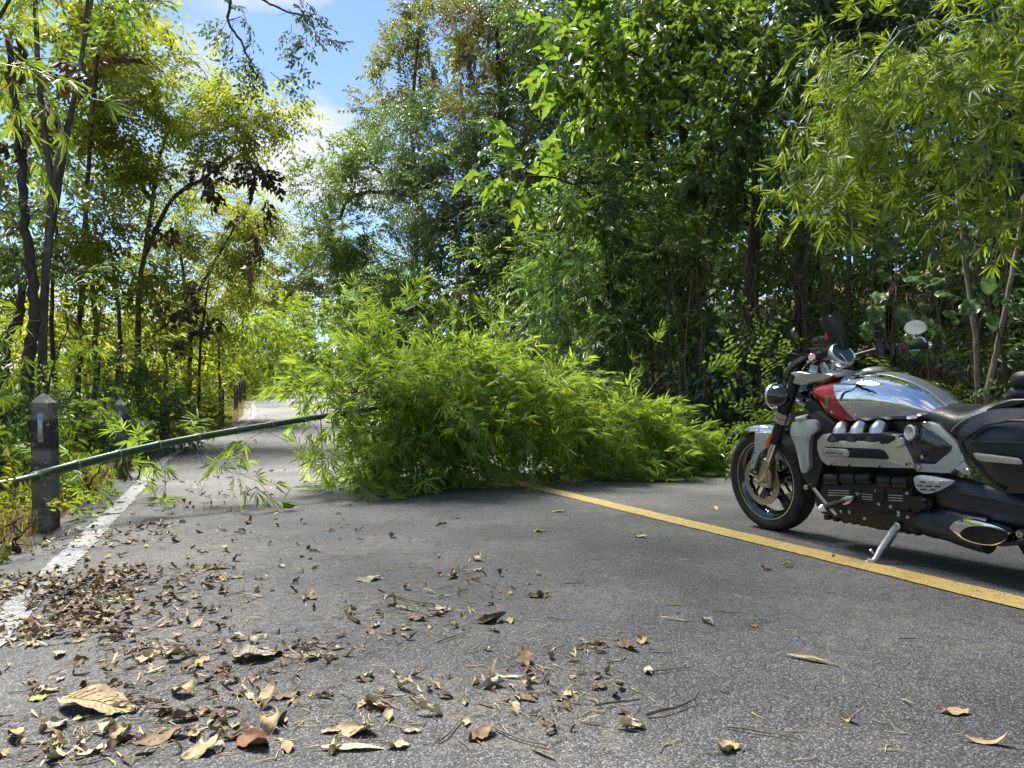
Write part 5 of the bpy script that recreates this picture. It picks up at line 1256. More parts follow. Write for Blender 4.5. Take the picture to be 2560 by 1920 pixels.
# dense part over the road
for a in np.arange(4.75, TOT - .05, .1):
    p = cpt(a); ax = nrm(cpt(min(a + .05, TOT)) - cpt(a - .05)); k = (a - 4.75) / (TOT - 4.75)
    for _ in range(3):
        ang = rb.uniform(0, 2 * math.pi); side = nrm(np.cross(ax, [0, 0, 1.0])); up = np.cross(side, ax)
        d = nrm(side * math.cos(ang) + up * (math.sin(ang) * .9 + .10) + ax * rb.uniform(.1, .8))
        L = rb.uniform(.45, 1.10) * (1.20 - .76 * k) * ((.72 if k > .3 else .92) if d[2] > .5 else 1.0)
        branch(p, d, L, rb.uniform(.1, .55), .0055, 11.5)
# sprays pressed down onto the asphalt along the near side of the heap
for a in np.arange(5.3, TOT - .1, .14):
    p = cpt(a); ax = nrm(cpt(min(a + .05, TOT)) - cpt(a - .05)); side = nrm(np.cross(ax, [0, 0, 1.0]))
    for sg in (1, -1):
        d = nrm(side * sg * rb.uniform(.35, .9) + ax * rb.uniform(-.2, .6) + np.array([0, 0, rb.uniform(-.9, -.35)])); branch(p, d, rb.uniform(.6, 1.05) * (1.0 - .4 * (a - 5.3) / (TOT - 5.3)), .05, .004, 8)
# thinner, hanging shoots on the bare part of the culm by the verge
for a, cnt, L0 in ((.9, 1, .3), (1.35, 1, .4), (2.35, 1, .45), (2.75, 2, .45), (3.05, 2, .45), (3.4, 2, .45), (3.8, 1, .5), (4.5, 2, .7), (4.7, 3, .8)):
    p = cpt(a); ax = nrm(cpt(a + .05) - cpt(a - .05)); side = nrm(np.cross(ax, [0, 0, 1.0]))
    for _ in range(cnt):
        d = nrm(side * rb.choice([-1, 1]) * rb.uniform(.4, 1) + ax * rb.uniform(-.1, .9) + np.array([0, 0, rb.uniform(-.5, .6)])); branch(p, d, L0 * rb.uniform(.6, 1.25), rb.uniform(.5, 1.1), .003, 4.5)
# long bare stems lying through the heap
stems = MB()
for _ in range(46):
    a = rb.uniform(4.7, TOT - .6); p = cpt(a); ax = nrm(cpt(a + .05) - cpt(a - .05)); d = nrm(ax * rb.uniform(.5, 1) + rb.normal(0, .5, 3)); L = rb.uniform(.7, 1.35); k = np.linspace(0, 1, 7)[:, None]
    q = p + d * L * k + np.array([0, 0, -1.0]) * rb.uniform(.1, .4) * L * k ** 2; q[:, 2] = np.maximum(q[:, 2], .05); stems.tube(q - FB0, np.linspace(.006, .002, 7), 5, False)
stems.build('bare_stems', noise_mat('bamboo_twig_straw', [(.10, .12, .04), (.20, .20, .08), (.30, .27, .12)], 12, 4, .6, .1), fb)['kind'] = 'stuff'
# shoots standing up from the heap
for px, py, Y in ((1030, 745, 7.3), (1150, 800, 7.9), (1240, 830, 8.3), (1640, 860, 9.6), (890, 800, 7.0), (960, 790, 7.2)):
    tip = P(px, py, Y); a = float(np.interp(tip[1], CULM[:, 1], arc)); p = cpt(a); d = nrm(tip - p); branch(p, d, np.linalg.norm(tip - p) * .98, .02, .004, 1.6 if px in (1030, 1640, 1240) else 4)
SP_pos, SP_dir, SP_sc = np.array(SP_pos), np.array(SP_dir), np.array(SP_sc)
lv, lt, wv, wt = stamp(kit_near, SP_pos, SP_dir, SP_sc, rb, .8)
low = lv[:, 2] < .035; lv[low, 2] = .035 + .02 * rb.random(low.sum())
wv[:, 2] = np.maximum(wv[:, 2], .03); wood.add(wv - FB0, wt)
o = link('foliage', np_mesh('fallen_bamboo_foliage', lv - FB0, lt, LEAF['fallen']), fb); o['kind'] = 'stuff'
wood.build('branches', BARK['twig'], fb)['kind'] = 'stuff'
TRI_COUNT[0] += len(lt)
# single long leaves one can pick out: fans standing clear of the heap
leaf_protos = []
for i in range(6):
    v, t = leaf8(.26 + .02 * i, .026 + .002 * i, .25, .10 + .05 * i); leaf_protos.append(np_mesh('bamboo_leaf_blade', v, t, LEAF['bamboo' if i % 2 else 'fallen']))
def leaf_fan(c, d, n, spread, parent, base, sc=1.0, tilt=None, protos=None, rr=rb, flat=.15):
    B = basis(nrm(np.asarray(d, float)), np.array(tilt if tilt is not None else [0.1, -1, .25]))
    for j in range(n):
        f = (j - (n - 1) / 2) / max(1, (n - 1) / 2); an = f * spread + rr.normal(0, .08)
        dd = nrm(B[:, 1] * math.cos(an) + B[:, 0] * math.sin(an) + B[:, 2] * rr.normal(0, flat)); bb = basis(dd, B[:, 2] + rr.normal(0, .25, 3))
        s = sc * rr.uniform(.75, 1.1)
        M = Matrix([[*(bb[i, :] * s), (c - base)[i]] for i in range(3)] + [[0, 0, 0, 1]])
        o = link('leaf', (protos or leaf_protos)[rr.integers(0, 6)], parent); o.matrix_local = M
for px, py, Y, dx, dz, n, sp, sc in ((1030, 752, 7.3, .25, .9, 8, 1.9, 1.15), (1160, 805, 7.8, .1, 1, 5, 1.0, .8), (1225, 815, 8.2, .3, 1, 5, .9, .7), (960, 790, 7.1, -.3, .9, 6, 1.2, .8), (1010, 900, 6.7, .1, .9, 7, 1.3, .9), (1110, 1010, 6.7, .4, -.3, 8, 1.4, .9), (1170, 1120, 6.9, .9, -.2, 8, 1.0, 1.0),
        (960, 1110, 6.6, .1, -.9, 7, 1.2, .9), (1320, 1220, 7.0, .4, -.8, 7, 1.3, .8), (1520, 1180, 8.6, .3, -.6, 7, 1.4, .9), (1620, 1200, 9.0, .4, -.5, 6, 1.4, .8), (1240, 1190, 7.1, .7, -.6, 6, 1.0, .9), (830, 940, 7.0, -.9, .1, 6, 1.0, .9), (760, 960, 6.9, -.9, -.3, 6, 1.2, .8),
        (1640, 850, 9.5, .3, .8, 6, 1.4, .7), (1580, 900, 9.3, .4, .7, 5, 1.2, .7), (1130, 900, 7.3, .2, .8, 7, 1.4, .9), (1260, 960, 7.6, .4, .6, 7, 1.4, .9), (1400, 1010, 8.0, .5, .5, 7, 1.4, .8), (880, 1020, 6.6, -.5, -.4, 7, 1.4, .8), (1060, 1200, 6.5, .4, -.7, 7, 1.3, 1.0)):
    c = P(px, py, Y); leaf_fan(c, [dx, rb.uniform(-.5, .2), dz], n, sp, fb, FB0, sc * .62, [.1, -1, .35])
# ================================================================== concrete guide posts
def post_mat():
    m, n, l = new_mat('post_concrete')
    out = n.new('ShaderNodeOutputMaterial'); b = n.new('ShaderNodeBsdfPrincipled'); tc = n.new('ShaderNodeTexCoord'); sx = n.new('ShaderNodeSeparateXYZ')
    nz = n.new('ShaderNodeTexNoise'); nz.inputs['Scale'].default_value = 16; nz.inputs['Detail'].default_value = 9; nz.inputs['Roughness'].default_value = .75
    n2 = n.new('ShaderNodeTexNoise'); n2.inputs['Scale'].default_value = 3.5; n2.inputs['Detail'].default_value = 5
    for x in (nz, n2): l.new(tc.outputs['Object'], x.inputs['Vector'])
    l.new(tc.outputs['Object'], sx.inputs[0])
    paint = ramp(n, [(0, (.16, .14, .11)), (.20, (.24, .23, .21)), (.245, (.25, .24, .22)), (.53, (.22, .215, .20)), (.56, (.035, .038, .046)), (.74, (.04, .042, .05)), (.765, (.22, .22, .215)), (1, (.28, .28, .27))])
    z = n.new('ShaderNodeMath'); z.operation = 'MULTIPLY_ADD'; z.inputs[1].default_value = 1.0; z.inputs[2].default_value = .0; l.new(sx.outputs[2], z.inputs[0]); l.new(z.outputs[0], paint.inputs[0])
    dirt = ramp(n, [(.36, (.28, .27, .24)), (.60, (1, 1, .97))]); l.new(n2.outputs['Fac'], dirt.inputs[0])
    mx = n.new('ShaderNodeMix'); mx.data_type = 'RGBA'; mx.blend_type = 'MULTIPLY'; mx.inputs['Factor'].default_value = 1; l.new(paint.outputs[0], mx.inputs['A']); l.new(dirt.outputs[0], mx.inputs['B'])
    spk = ramp(n, [(.54, (0, 0, 0)), (.63, (1, 1, 1))]); l.new(nz.outputs['Fac'], spk.inputs[0])
    m2 = n.new('ShaderNodeMix'); m2.data_type = 'RGBA'; m2.inputs['B'].default_value = (.42, .42, .40, 1); l.new(spk.outputs[0], m2.inputs['Factor']); l.new(mx.outputs['Result'], m2.inputs['A'])
    l.new(m2.outputs['Result'], b.inputs['Base Color']); b.inputs['Roughness'].default_value = .9
    bp = n.new('ShaderNodeBump'); bp.inputs['Strength'].default_value = .5; bp.inputs['Distance'].default_value = .006; l.new(nz.outputs['Fac'], bp.inputs['Height']); l.new(bp.outputs[0], b.inputs['Normal'])
    l.new(b.outputs[0], out.inputs[0]); return m
M_POST = post_mat(); M_REFL = plain_mat('post_reflector', (.42, .44, .46), .35, .3, grime=.2); M_SCREW = plain_mat('reflector_screw', (.03, .03, .03), .5); M_REDP = plain_mat('red_reflector_chip', (.5, .05, .02), .4)
_r = np.random.default_rng(3)
bm = bmesh.new(); hw = .063; R_ = [[(-hw * k, -hw * k, z), (hw * k, -hw * k, z), (hw * k, hw * k, z), (-hw * k, hw * k, z)] for z, k in ((-.35, 1), (0, 1), (.3, 1), (.6, 1), (.875, 1), (.935, .22))]
V_ = [[bm.verts.new(p) for p in r] for r in R_]
for a_, b_ in zip(V_, V_[1:]):
    for j in range(4): bm.faces.new((a_[j], a_[(j + 1) % 4], b_[(j + 1) % 4], b_[j]))
bm.faces.new(V_[-1])
bmesh.ops.bevel(bm, geom=[e for e in bm.edges if abs(e.verts[0].co.z - e.verts[1].co.z) > .01 and e.verts[0].co.z < .9], offset=.012, segments=2, affect='EDGES')
bmesh.ops.subdivide_edges(bm, edges=list(bm.edges), cuts=2, use_grid_fill=True)
for v in bm.verts:
    v.co += Vector((_r.normal(0, .0016), _r.normal(0, .0016), _r.normal(0, .001)))
bmesh.ops.recalc_face_normals(bm, faces=bm.faces); POST_ME = bpy.data.meshes.new('guide_post'); bm.to_mesh(POST_ME); bm.free(); POST_ME.shade_smooth(); POST_ME.set_sharp_from_angle(angle=math.radians(28)); POST_ME.materials.append(M_POST)
mb = MB(); 
def box_arr(x0, x1, y0, y1, z0, z1):
    v = np.array([[x, y, z] for x in (x0, x1) for y in (y0, y1) for z in (z0, z1)]); f = [(0, 1, 3, 2), (4, 6, 7, 5), (0, 4, 5, 1), (2, 3, 7, 6), (0, 2, 6, 4), (1, 5, 7, 3)]
    return v, np.array([t for a, b, c, d in f for t in ((a, b, c), (a, c, d))])
mb.add(*box_arr(-.016, .016, -hw - .008, -hw + .002, .60, .80)); REF_ME = mb.mesh('reflector', M_REFL)
mb = MB()
for z in (.63, .77): mb.tube(np.array([[0, -hw - .011, z], [0, -hw - .006, z]]), .0045, 8)
SCR_ME = mb.mesh('screw', M_SCREW)
mb = MB(); mb.add(*box_arr(-.016, .016, -hw - .010, -hw - .004, .805, .84)); CHIP_ME = mb.mesh('chip', M_REDP)
posts = [(116, 5.2, 'nearest concrete guide post, weathered black and grey, behind the bamboo stem'), (304, 9.0, 'second grey concrete guide post half hidden by bamboo leaves'), (412, 13.6, 'third guide post with a red chip above its reflector'),
         (554, 20, 'guide post left of the far pair at the bend'), (590, 25, 'guide post right of the far pair at the bend'), (600, 30, 'leftmost post of the tight far cluster'), (611, 33, 'rightmost post of the tight far cluster'), (606, 36, 'rear post of the tight far cluster'), (634, 47, 'lone distant post past the cluster'), (659, 50, 'lone distant post closest to the far crest'), (690, 58, 'tiny guide post at the crest'), (710, 62, 'last tiny guide post visible at the crest')]
for i, (px, Y, lab) in enumerate(posts):
    x = (px - CX) / F_PX * Y; z = float(ground_z(x, Y))
    o = link('guide_post', POST_ME); o.location = (x, Y, max(z, float(road_z(TS(x, Y)[0])) - .02) - .0)
    o.rotation_euler = (_r.normal(0, .012), _r.normal(0, .015), (.16 if i == 0 else .32 if i == 1 else .22) + _r.normal(0, .04))
    tag(o, lab, 'post', 'guide posts along the road edge')
    a = link('reflector', REF_ME, o); link('screw', SCR_ME, a)
    if i == 2: link('red_chip', CHIP_ME, o)

# ================================================================== dead leaves and twigs on the road
DRY = [noise_mat('dry_leaf_tan', [(.22, .155, .08), (.36, .27, .145), (.50, .39, .23)], 30, 6, .7, .4, dist=.002), noise_mat('dry_leaf_brown', [(.08, .052, .026), (.17, .115, .06), (.28, .20, .11)], 30, 6, .7, .4, dist=.002),
       noise_mat('dry_leaf_straw', [(.34, .27, .15), (.50, .42, .25), (.62, .54, .36)], 30, 6, .7, .4, dist=.002), noise_mat('dry_leaf_umber', [(.035, .024, .014), (.09, .06, .032), (.16, .11, .06)], 30, 6, .65, .4, dist=.002), noise_mat('leaf_fresh_yellow', [(.26, .26, .05), (.38, .37, .10)], 25, 5, .6, .2, dist=.002),
       noise_mat('dry_leaf_grey', [(.22, .19, .14), (.36, .32, .25), (.46, .42, .34)], 30, 6, .7, .4, dist=.002), noise_mat('dry_leaf_rust', [(.10, .045, .018), (.17, .08, .032), (.24, .125, .055)], 30, 6, .7, .4, dist=.002)]
TWIG_M = noise_mat('dead_twig', [(.10, .08, .055), (.20, .17, .125), (.30, .265, .205)], 20, 5, .8, .2, dist=.002)
def curled_leaf(r, l, w, curl, bend, twist, nx=7, ny=12, stem=.2, teeth=.0, crink=1.0, ribs=False):
    """a dead leaf: blade rolled across its width by curl, bent along its length, twisted and crinkled"""
    ys = np.linspace(0, 1, ny); v = []
    ph = r.uniform(0, 6, 4); th = 0.0; pos = np.array([0.0, 0.0]); prev = 0
    for y in ys:
        dl = (y - prev) * l; prev = y; th = bend * (y - .3) * 1.2 + .3 * bend * math.sin(y * 5 + ph[0]); pos = pos + dl * np.array([math.cos(th), math.sin(th)])
        prof = max(.02, math.sin(math.pi * min(1, y * .93 + .035)) ** .75 * (1 - .25 * (y - .45))) * (1 + teeth * math.sin(y * 40) + crink * (.10 * math.sin(y * 13 + ph[3]) + .07 * math.sin(y * 29 + ph[0]))); hw_ = w / 2 * prof
        cu = curl * (.6 + .6 * math.sin(y * 2.2 + ph[1])); tw = twist * (y - .5)
        for x in np.linspace(-1, 1, nx):
            a = cu * x; rr = hw_ / max(abs(cu), .05); xx = math.sin(a) * rr if abs(cu) > .05 else x * hw_; zz = (1 - math.cos(a)) * rr if abs(cu) > .05 else 0
            zz += crink * w * (.11 * math.sin(x * 6 + y * 11 + ph[2]) * abs(x) + .05 * math.sin(y * 19 + ph[3] + x * 3) + .05 * math.sin(y * 31 + ph[1]) * x * x) + (-.012 * w if abs(x) < .01 else 0)
            xr = xx * math.cos(tw) - zz * math.sin(tw); zr = xx * math.sin(tw) + zz * math.cos(tw)
            v.append([xr, pos[0] - math.sin(th) * zr, pos[1] + math.cos(th) * zr])
    v = np.array(v); i = (np.arange(ny - 1)[:, None] * nx + np.arange(nx - 1)[None]).reshape(-1); t = np.concatenate([np.stack([i, i + 1, i + nx + 1], -1), np.stack([i, i + nx + 1, i + nx], -1)])
    mb = MB(); mb.add(v, t)
    if ribs:                                    # midrib and side veins stand proud of the blade
        G = v.reshape(ny, nx, 3); up = np.array([0, 0, .0012]); c = nx // 2
        mb.tube(G[:, c] + up, np.linspace(.0022, .0008, ny), 5)
        for j in range(1, ny - 3):
            for sg in (-1, 1): mb.tube(np.array([G[j, c], G[min(ny - 1, j + 1), c + sg * (c // 2)], G[min(ny - 1, j + 2), c + sg * (c - 1)]]) + up * .7, [.0011, .0009, .0005], 4)
    if stem: mb.tube(np.array([[0, 0, v[nx // 2, 2]], [.01 * l, -stem * l * .5, v[nx // 2, 2] + .02 * l], [.03 * l, -stem * l, v[nx // 2, 2]]]), [.0016, .0014, .001], 4)
    V = np.concatenate(mb.v); T = np.concatenate(mb.t); V[:, 2] -= np.percentile(V[:, 2], 4); V[:, 1] -= V[:, 1].mean(); V[:, 0] -= V[:, 0].mean()
    return V, T
rl = np.random.default_rng(21)
LEAFS = []
for i in range(14): LEAFS.append(curled_leaf(rl, .07, rl.uniform(.028, .05), rl.uniform(1.5, 3.6), rl.uniform(-1.3, 1.3), rl.uniform(-2.4, 2.4), 6, 9, .12))     # small, rolled
for i in range(8): LEAFS.append(curled_leaf(rl, .10, rl.uniform(.009, .017), rl.uniform(.4, 1.6), rl.uniform(-.5, .5), rl.uniform(-1.2, 1.2), 5, 8, 0))           # bamboo blades
for i in range(6): LEAFS.append(curled_leaf(rl, .075, rl.uniform(.03, .045), rl.uniform(.6, 1.4), rl.uniform(-.8, .8), rl.uniform(-1, 1), 5, 8, .25))             # flatter
LEAFS_LO = [curled_leaf(rl, .08, rl.uniform(.03, .05), rl.uniform(1.0, 2.8), rl.uniform(-1.1, 1.1), rl.uniform(-2, 2), 4, 5, 0) for i in range(12)] + [curled_leaf(rl, .11, rl.uniform(.010, .018), rl.uniform(.4, 1.2), rl.uniform(-.5, .5), rl.uniform(-1.2, 1.2), 3, 5, 0) for i in range(6)]
def ground_at(px, py):
    """road point under a pixel (near part of the road, where it is level)"""
    Y = CAM_H * F_PX / (py - HOR); x = (px - CX) / F_PX * Y; t, s = TS(x, Y); z = float(road_z(t)) + float(road_dz(np.array(t), np.array(s))) if EDGE_L < s < EDGE_R else float(ground_z(x, Y))
    return np.array([x, Y, z])
# the large leaves one can point at: px, py, length, width, curl, bend, twist, heading, material, label
BIG = [(245, 1775, .235, .125, .55, -.25, .3, 1.75, 0, 'largest tan fallen leaf with ribs, bottom left corner of the road'),
       (645, 1648, .165, .125, .75, -.5, .4, .9, 5, 'broad pale grey folded leaf in the near left of the road'),
       (1228, 1562, .125, .075, 1.7, .6, .6, 1.3, 3, 'dark brown crumpled leaf in the middle of the road'),
       (920, 1455, .115, .09, 1.0, .3, .3, 1.2, 5, 'olive grey cupped leaf resting on the road beyond the folded leaf'),
       (630, 1865, .12, .07, 1.6, .8, 1.2, 2.4, 6, 'rusty curled leaf cluster at the bottom edge'), (500, 1890, .10, .05, 1.4, .7, 1.0, .8, 0, 'pale tan curled leaf at the bottom edge left of the rusty one'),
       (400, 1855, .12, .06, 1.3, .4, .8, 1.1, 1, 'brown rolled leaf right of the largest tan leaf'), (875, 1882, .15, .028, .8, -.2, .3, 1.55, 2, 'long straw coloured bamboo blade at the bottom edge'),
       (885, 1838, .11, .06, 1.5, .5, .9, 1.9, 0, 'tan curled leaf above the long straw blade'), (1200, 1852, .085, .05, 1.4, .5, .8, .8, 1, 'brown cupped leaf at the end of a straw stalk'), (620, 1312, .13, .05, 1.9, 1.3, 1.0, .1, 1, 'upright curled brown leaf standing on the asphalt behind the folded leaf'),
       (1345, 1500, .09, .055, 1.7, .6, 1.0, 1.4, 1, 'small crumpled brown leaf past the dark crumpled one'), (2025, 1665, .16, .022, .8, -.2, .5, 2.2, 0, 'long twisted tan blade alone on the open asphalt'), (2465, 1875, .11, .022, .7, .9, .6, 1.9, 0, 'bright orange tan bent blade in the bottom right corner'),
       (1885, 1577, .035, .03, 1.2, .4, .5, .5, 1, 'tiny brown leaf scrap on the open asphalt beside the long blade'), (540, 1425, .13, .05, .9, .3, .3, 1.45, 6, 'reddish brown long leaf on the left lane'), (95, 1752, .045, .04, .2, .1, .1, 1.2, 4, 'small round pale yellow leaf near the left edge'),
       (560, 1452, .05, .04, .3, .1, .2, .6, 4, 'small pale yellow leaf beside the reddish brown one'), (1395, 1286, .12, .06, .5, .2, .3, 1.3, 4, 'green yellow leaf flat on the road in front of the heap'), (1345, 1336, .09, .05, .6, .2, .3, 1.7, 4, 'yellow green leaf lying left of the centre line')]
def add_leaf(px, py, me, heading, roll, mat_i, label, name='fallen_leaf', group=None, s=1.0):
    g = ground_at(px, py); o = link(name, me); o.rotation_euler = (roll[0], roll[1], heading); o.scale = (s, s, s)
    co = np.empty(len(me.vertices) * 3, dtype=np.float32); me.vertices.foreach_get('co', co); zz = co.reshape(-1, 3) @ np.array(o.rotation_euler.to_matrix())[2] * s
    o.location = (g[0], g[1], g[2] - np.percentile(zz, 6) + .002); tag(o, label, 'leaf', group); return o
for px, py, l, w, cu, be, twi, hd, mi, lab in BIG:
    v, t = curled_leaf(rl, l, w, cu, be, twi, 9, 14, .18, 0, .35 if l > .1 else .8, l > .11 and w > .07); me = np_mesh('fallen_leaf', v, t, DRY[mi], True); add_leaf(px, py, me, -hd, (0, 0), mi, lab)
# ribs of the largest leaf stand proud of its blade
# smaller leaves and twigs: the largest in view are objects of their own
LEAF_ME = {}
def leaf_me(k, mi):
    if (k, mi) not in LEAF_ME: LEAF_ME[(k, mi)] = np_mesh('fallen_leaf', LEAFS[k][0], LEAFS[k][1], DRY[mi], True)
    return LEAF_ME[(k, mi)]
pts = []
def scatter(n, box, thick=False, seed=0, dens=None):
    q = np.random.default_rng(seed); c = 0
    while c < n:
        px, py = q.uniform(box[0], box[2]), q.uniform(box[1], box[3])
        if dens is not None and q.random() > dens(px, py): continue
        pts.append((px, py, thick)); c += 1
centres = [(560, 1330), (760, 1400), (600, 1470), (860, 1500), (560, 1580), (330, 1660), (560, 1700), (330, 1760), (480, 1650), (760, 1640), (300, 1560), (700, 1820), (450, 1800), (950, 1600), (1250, 1700), (900, 1330), (640, 1240), (480, 1250), (1100, 1540), (1500, 1640), (1400, 1750), (1000, 1760), (250, 1850), (120, 1880), (1160, 1440), (420, 1480)]
def cl_d(px, py): return max(.10 if px < 1150 else .012, max(math.exp(-(((px - a) / 70) ** 2 + ((py - b) / 26) ** 2)) for a, b in centres))
scatter(200, (0, 1180, 1750, 1915), False, 4, cl_d)
scatter(14, (1300, 1250, 2500, 1900), False, 5)
scatter(60, (450, 1090, 1000, 1260), False, 6)
q = np.random.default_rng(9); COLW = ['tan', 'brown', 'straw coloured', 'dark umber', 'yellow', 'grey', 'rusty']
def zone(px, py):
    if px > 1300: return 'on the clean right lane half'
    if py < 1262: return 'just left of the bamboo heap'
    if py > 1780: return 'along the bottom edge of the road' + (' at left' if px < 650 else ' near the middle')
    if px < 430: return 'below the leaf drift'
    return 'in the middle of the near lane' if px > 800 else 'right of the leaf drift' if py < 1600 else 'around the folded grey leaf'
for i, (px, py, th) in enumerate(pts[:262]):
    k = q.integers(0, len(LEAFS)); mi = q.choice([0, 1, 0, 2, 3, 1, 2, 5], 1)[0]; s = q.uniform(.55, 1.2)
    o = add_leaf(px, py, leaf_me(k, int(mi)), q.uniform(0, 6.28), (q.normal(0, .12), q.normal(0, .12)), mi, '%s %s %s' % ('small dry ' + COLW[mi], 'rolled leaf' if k < 14 else 'narrow bamboo blade' if k < 22 else 'cupped leaf', zone(px, py)), 'fallen_leaf', 'dry leaves scattered on the road', s)
# drift of dead leaves along the edge: nobody could count it
def drift(name, label, boxes, seed, sc=(.6, 1.1), mats=(0, 1, 3, 2, 1, 0), lib=None):
    q = np.random.default_rng(seed)
    acc = {m: MB() for m in mats}
    for (t0, t1, s0, s1, n, lift) in boxes:
        for _ in range(n):
            t, s = q.uniform(t0, t1), q.uniform(s0, s1); p = W(t, s); z = (float(road_z(t)) + float(road_dz(np.array(t), np.array(s)))) if EDGE_L < s < EDGE_R else float(road_z(t) + ground_dz(np.array(t), np.array(s)))
            L_ = lib or LEAFS; v, tt = L_[q.integers(0, len(L_))]; a, b, c = q.uniform(0, 6.28), q.normal(0, .22), q.normal(0, .22); k = q.uniform(*sc)
            R = np.array(Matrix.Rotation(a, 3, 'Z') @ Matrix.Rotation(b, 3, 'X') @ Matrix.Rotation(c, 3, 'Y')); vv = v @ R.T * k; vv[:, 2] -= np.percentile(vv[:, 2], 6); acc[mats[q.integers(0, len(mats))]].add(vv + np.array([p[0], p[1], z + .002 + q.random() ** 2 * lift]), tt)
    root = None
    for m in dict.fromkeys(mats):
        o = link(name, acc[m].mesh(name, DRY[m], True), root)
        if root is None: root = o; tag(o, label, kind='stuff')
        else: o.name = 'drift_leaves'; o['kind'] = 'stuff'
        TRI_COUNT[0] += sum(len(x) for x in acc[m].t)
    return root
drift('leaf_litter', 'thick drift of dead leaves over the white edge line on the left', [(2.9, 4.2, -1.05, -.30, 520, .012), (3.1, 4.1, -.7, .05, 170, .008), (2.0, 4.9, -1.3, .15, 260, .006), (4.9, 5.8, -.95, -.2, 130, .01), (1.4, 2.4, -1.2, -.5, 60, .015), (6.2, 9.5, -1.0, .2, 110, .01), (9.5, 24, -1.1, .6, 260, .01)], 41, (.4, .9))
drift('leaf_litter', 'dead leaves and straw lying on the verge and under the road posts', [(1.5, 14, -2.6, -1.0, 520, .02), (14, 30, -2.4, -.6, 260, .02)], 42, (.7, 1.4), (0, 2, 1), LEAFS_LO)
drift('leaf_litter', 'dead leaves lying on the earth bank behind the motorcycle', [(-2, 16, 6.5, 9.2, 700, .02)], 43, (.8, 1.7), (1, 3, 0), LEAFS_LO)
# crumbs of leaf spread over the lane in loose patches
acc = {m: MB() for m in (0, 1, 2, 3)}; q = np.random.default_rng(55)
for a_, b_ in centres + [(x + 60, y + 40) for x, y in centres[::2]]:
    for _ in range(13):
        px, py = a_ + q.normal(0, 75), b_ + q.normal(0, 30)
        if px < 0 or py > 1918 or py < 1190: continue
        g = ground_at(px, py); v, tt = LEAFS_LO[q.integers(0, len(LEAFS_LO))]; R = np.array(Matrix.Rotation(q.uniform(0, 6.28), 3, 'Z') @ Matrix.Rotation(q.normal(0, .4), 3, 'X')); vv = v @ R.T * q.uniform(.25, .7); vv[:, 2] -= np.percentile(vv[:, 2], 6); acc[int(q.choice([0, 1, 0, 2, 3]))].add(vv + g + np.array([0, 0, .001]), tt)
root = None
for m in acc:
    o = link('leaf_litter' if root is None else 'litter_crumbs', acc[m].mesh('leaf_litter', DRY[m], True), root); o['kind'] = 'stuff'
    if root is None: root = o; tag(o, 'small crumbs of dead leaf in loose patches over the near lane')
# twigs and straw
def twig_arr(q, l, r0):
    n = 5; k = np.linspace(0, 1, n); p = np.stack([l * (k - .5), .06 * l * np.sin(k * 4 + q.uniform(0, 6)) + q.normal(0, .01, n) * l, np.abs(.02 * l * np.sin(k * 5)) + r0], -1); mb = MB(); mb.tube(p, np.linspace(r0, r0 * .55, n), 5); return np.concatenate(mb.v), np.concatenate(mb.t)
q = np.random.default_rng(15); TW = [np_mesh('fallen_twig', *twig_arr(q, .17, .0028), TWIG_M, True) for _ in range(6)]
TWB = [(1130, 1838, .14, 1.1, 'straw stalk leading to the brown cupped leaf'), (1545, 1775, .13, .1, 'pale thick stick at the bottom middle'), (1680, 1790, .17, .45, 'dark slanting stick beside the pale thick stick'), (1030, 1510, .26, -.75, 'long forked twig in the middle of the road'), (1130, 1605, .14, .75, 'straw blade left of the dark crumpled leaf'), (700, 1640, .12, .4, 'straw stick beside the folded grey leaf'),
       (1285, 1560, .09, -1.1, 'pale straw right of the dark crumpled leaf'), (1345, 1690, .13, -1.1, 'thin straw pointing at the camera'), (1820, 1545, .10, -.45, 'pale straw alone on the open asphalt'), (1400, 1560, .11, -.5, 'pale straw on the clean middle of the lane'), (1900, 1850, .16, -.55, 'bundle of splintered pale straw near the bottom'), (370, 1775, .08, -.9, 'short pale chip of wood by the large tan leaf'),
       (1670, 1690, .16, .1, 'nest of pale and brown twigs on the right lane half'), (2270, 1615, .06, -.2, 'small pale straw far right of the lane'), (1435, 1470, .09, .0, 'thin dark straight twig'), (1300, 1860, .16, -.7, 'long thin straw at the bottom edge')]
for i, (px, py, l, hd, lab) in enumerate(TWB):
    g = ground_at(px, py); o = link('fallen_twig', TW[i % 6]); o.location = (g[0], g[1], g[2] + .003); k = l / .17; o.scale = (k, k, max(1, k * (1.9 if 'thick' in lab else 1))); o.rotation_euler = (0, 0, hd); tag(o, lab, 'twig')
acc = MB(); acc2 = MB()
for i in range(2000):
    j = q.integers(0, len(centres)); px, py = (centres[j][0] + q.normal(0, 110), centres[j][1] + q.normal(0, 55)) if q.random() < .8 else (q.uniform(0, 2300), q.uniform(1350, 1915))
    if py < 1200 or py > 1918 or px < 0: continue
    g = ground_at(px, py); l = q.uniform(.012, .07); v, t = twig_arr(q, l, q.uniform(.0007, .0016)); a = q.uniform(0, 6.28); R = np.array([[math.cos(a), -math.sin(a), 0], [math.sin(a), math.cos(a), 0], [0, 0, 1]]); (acc if i % 3 else acc2).add(v @ R.T + g + np.array([0, 0, .002]), t)
o = acc.build('debris', TWIG_M); tag(o, 'fine straw and broken twigs strewn over the near asphalt', kind='stuff'); o2 = acc2.build('straw_bits', DRY[2], o); o2['kind'] = 'stuff'
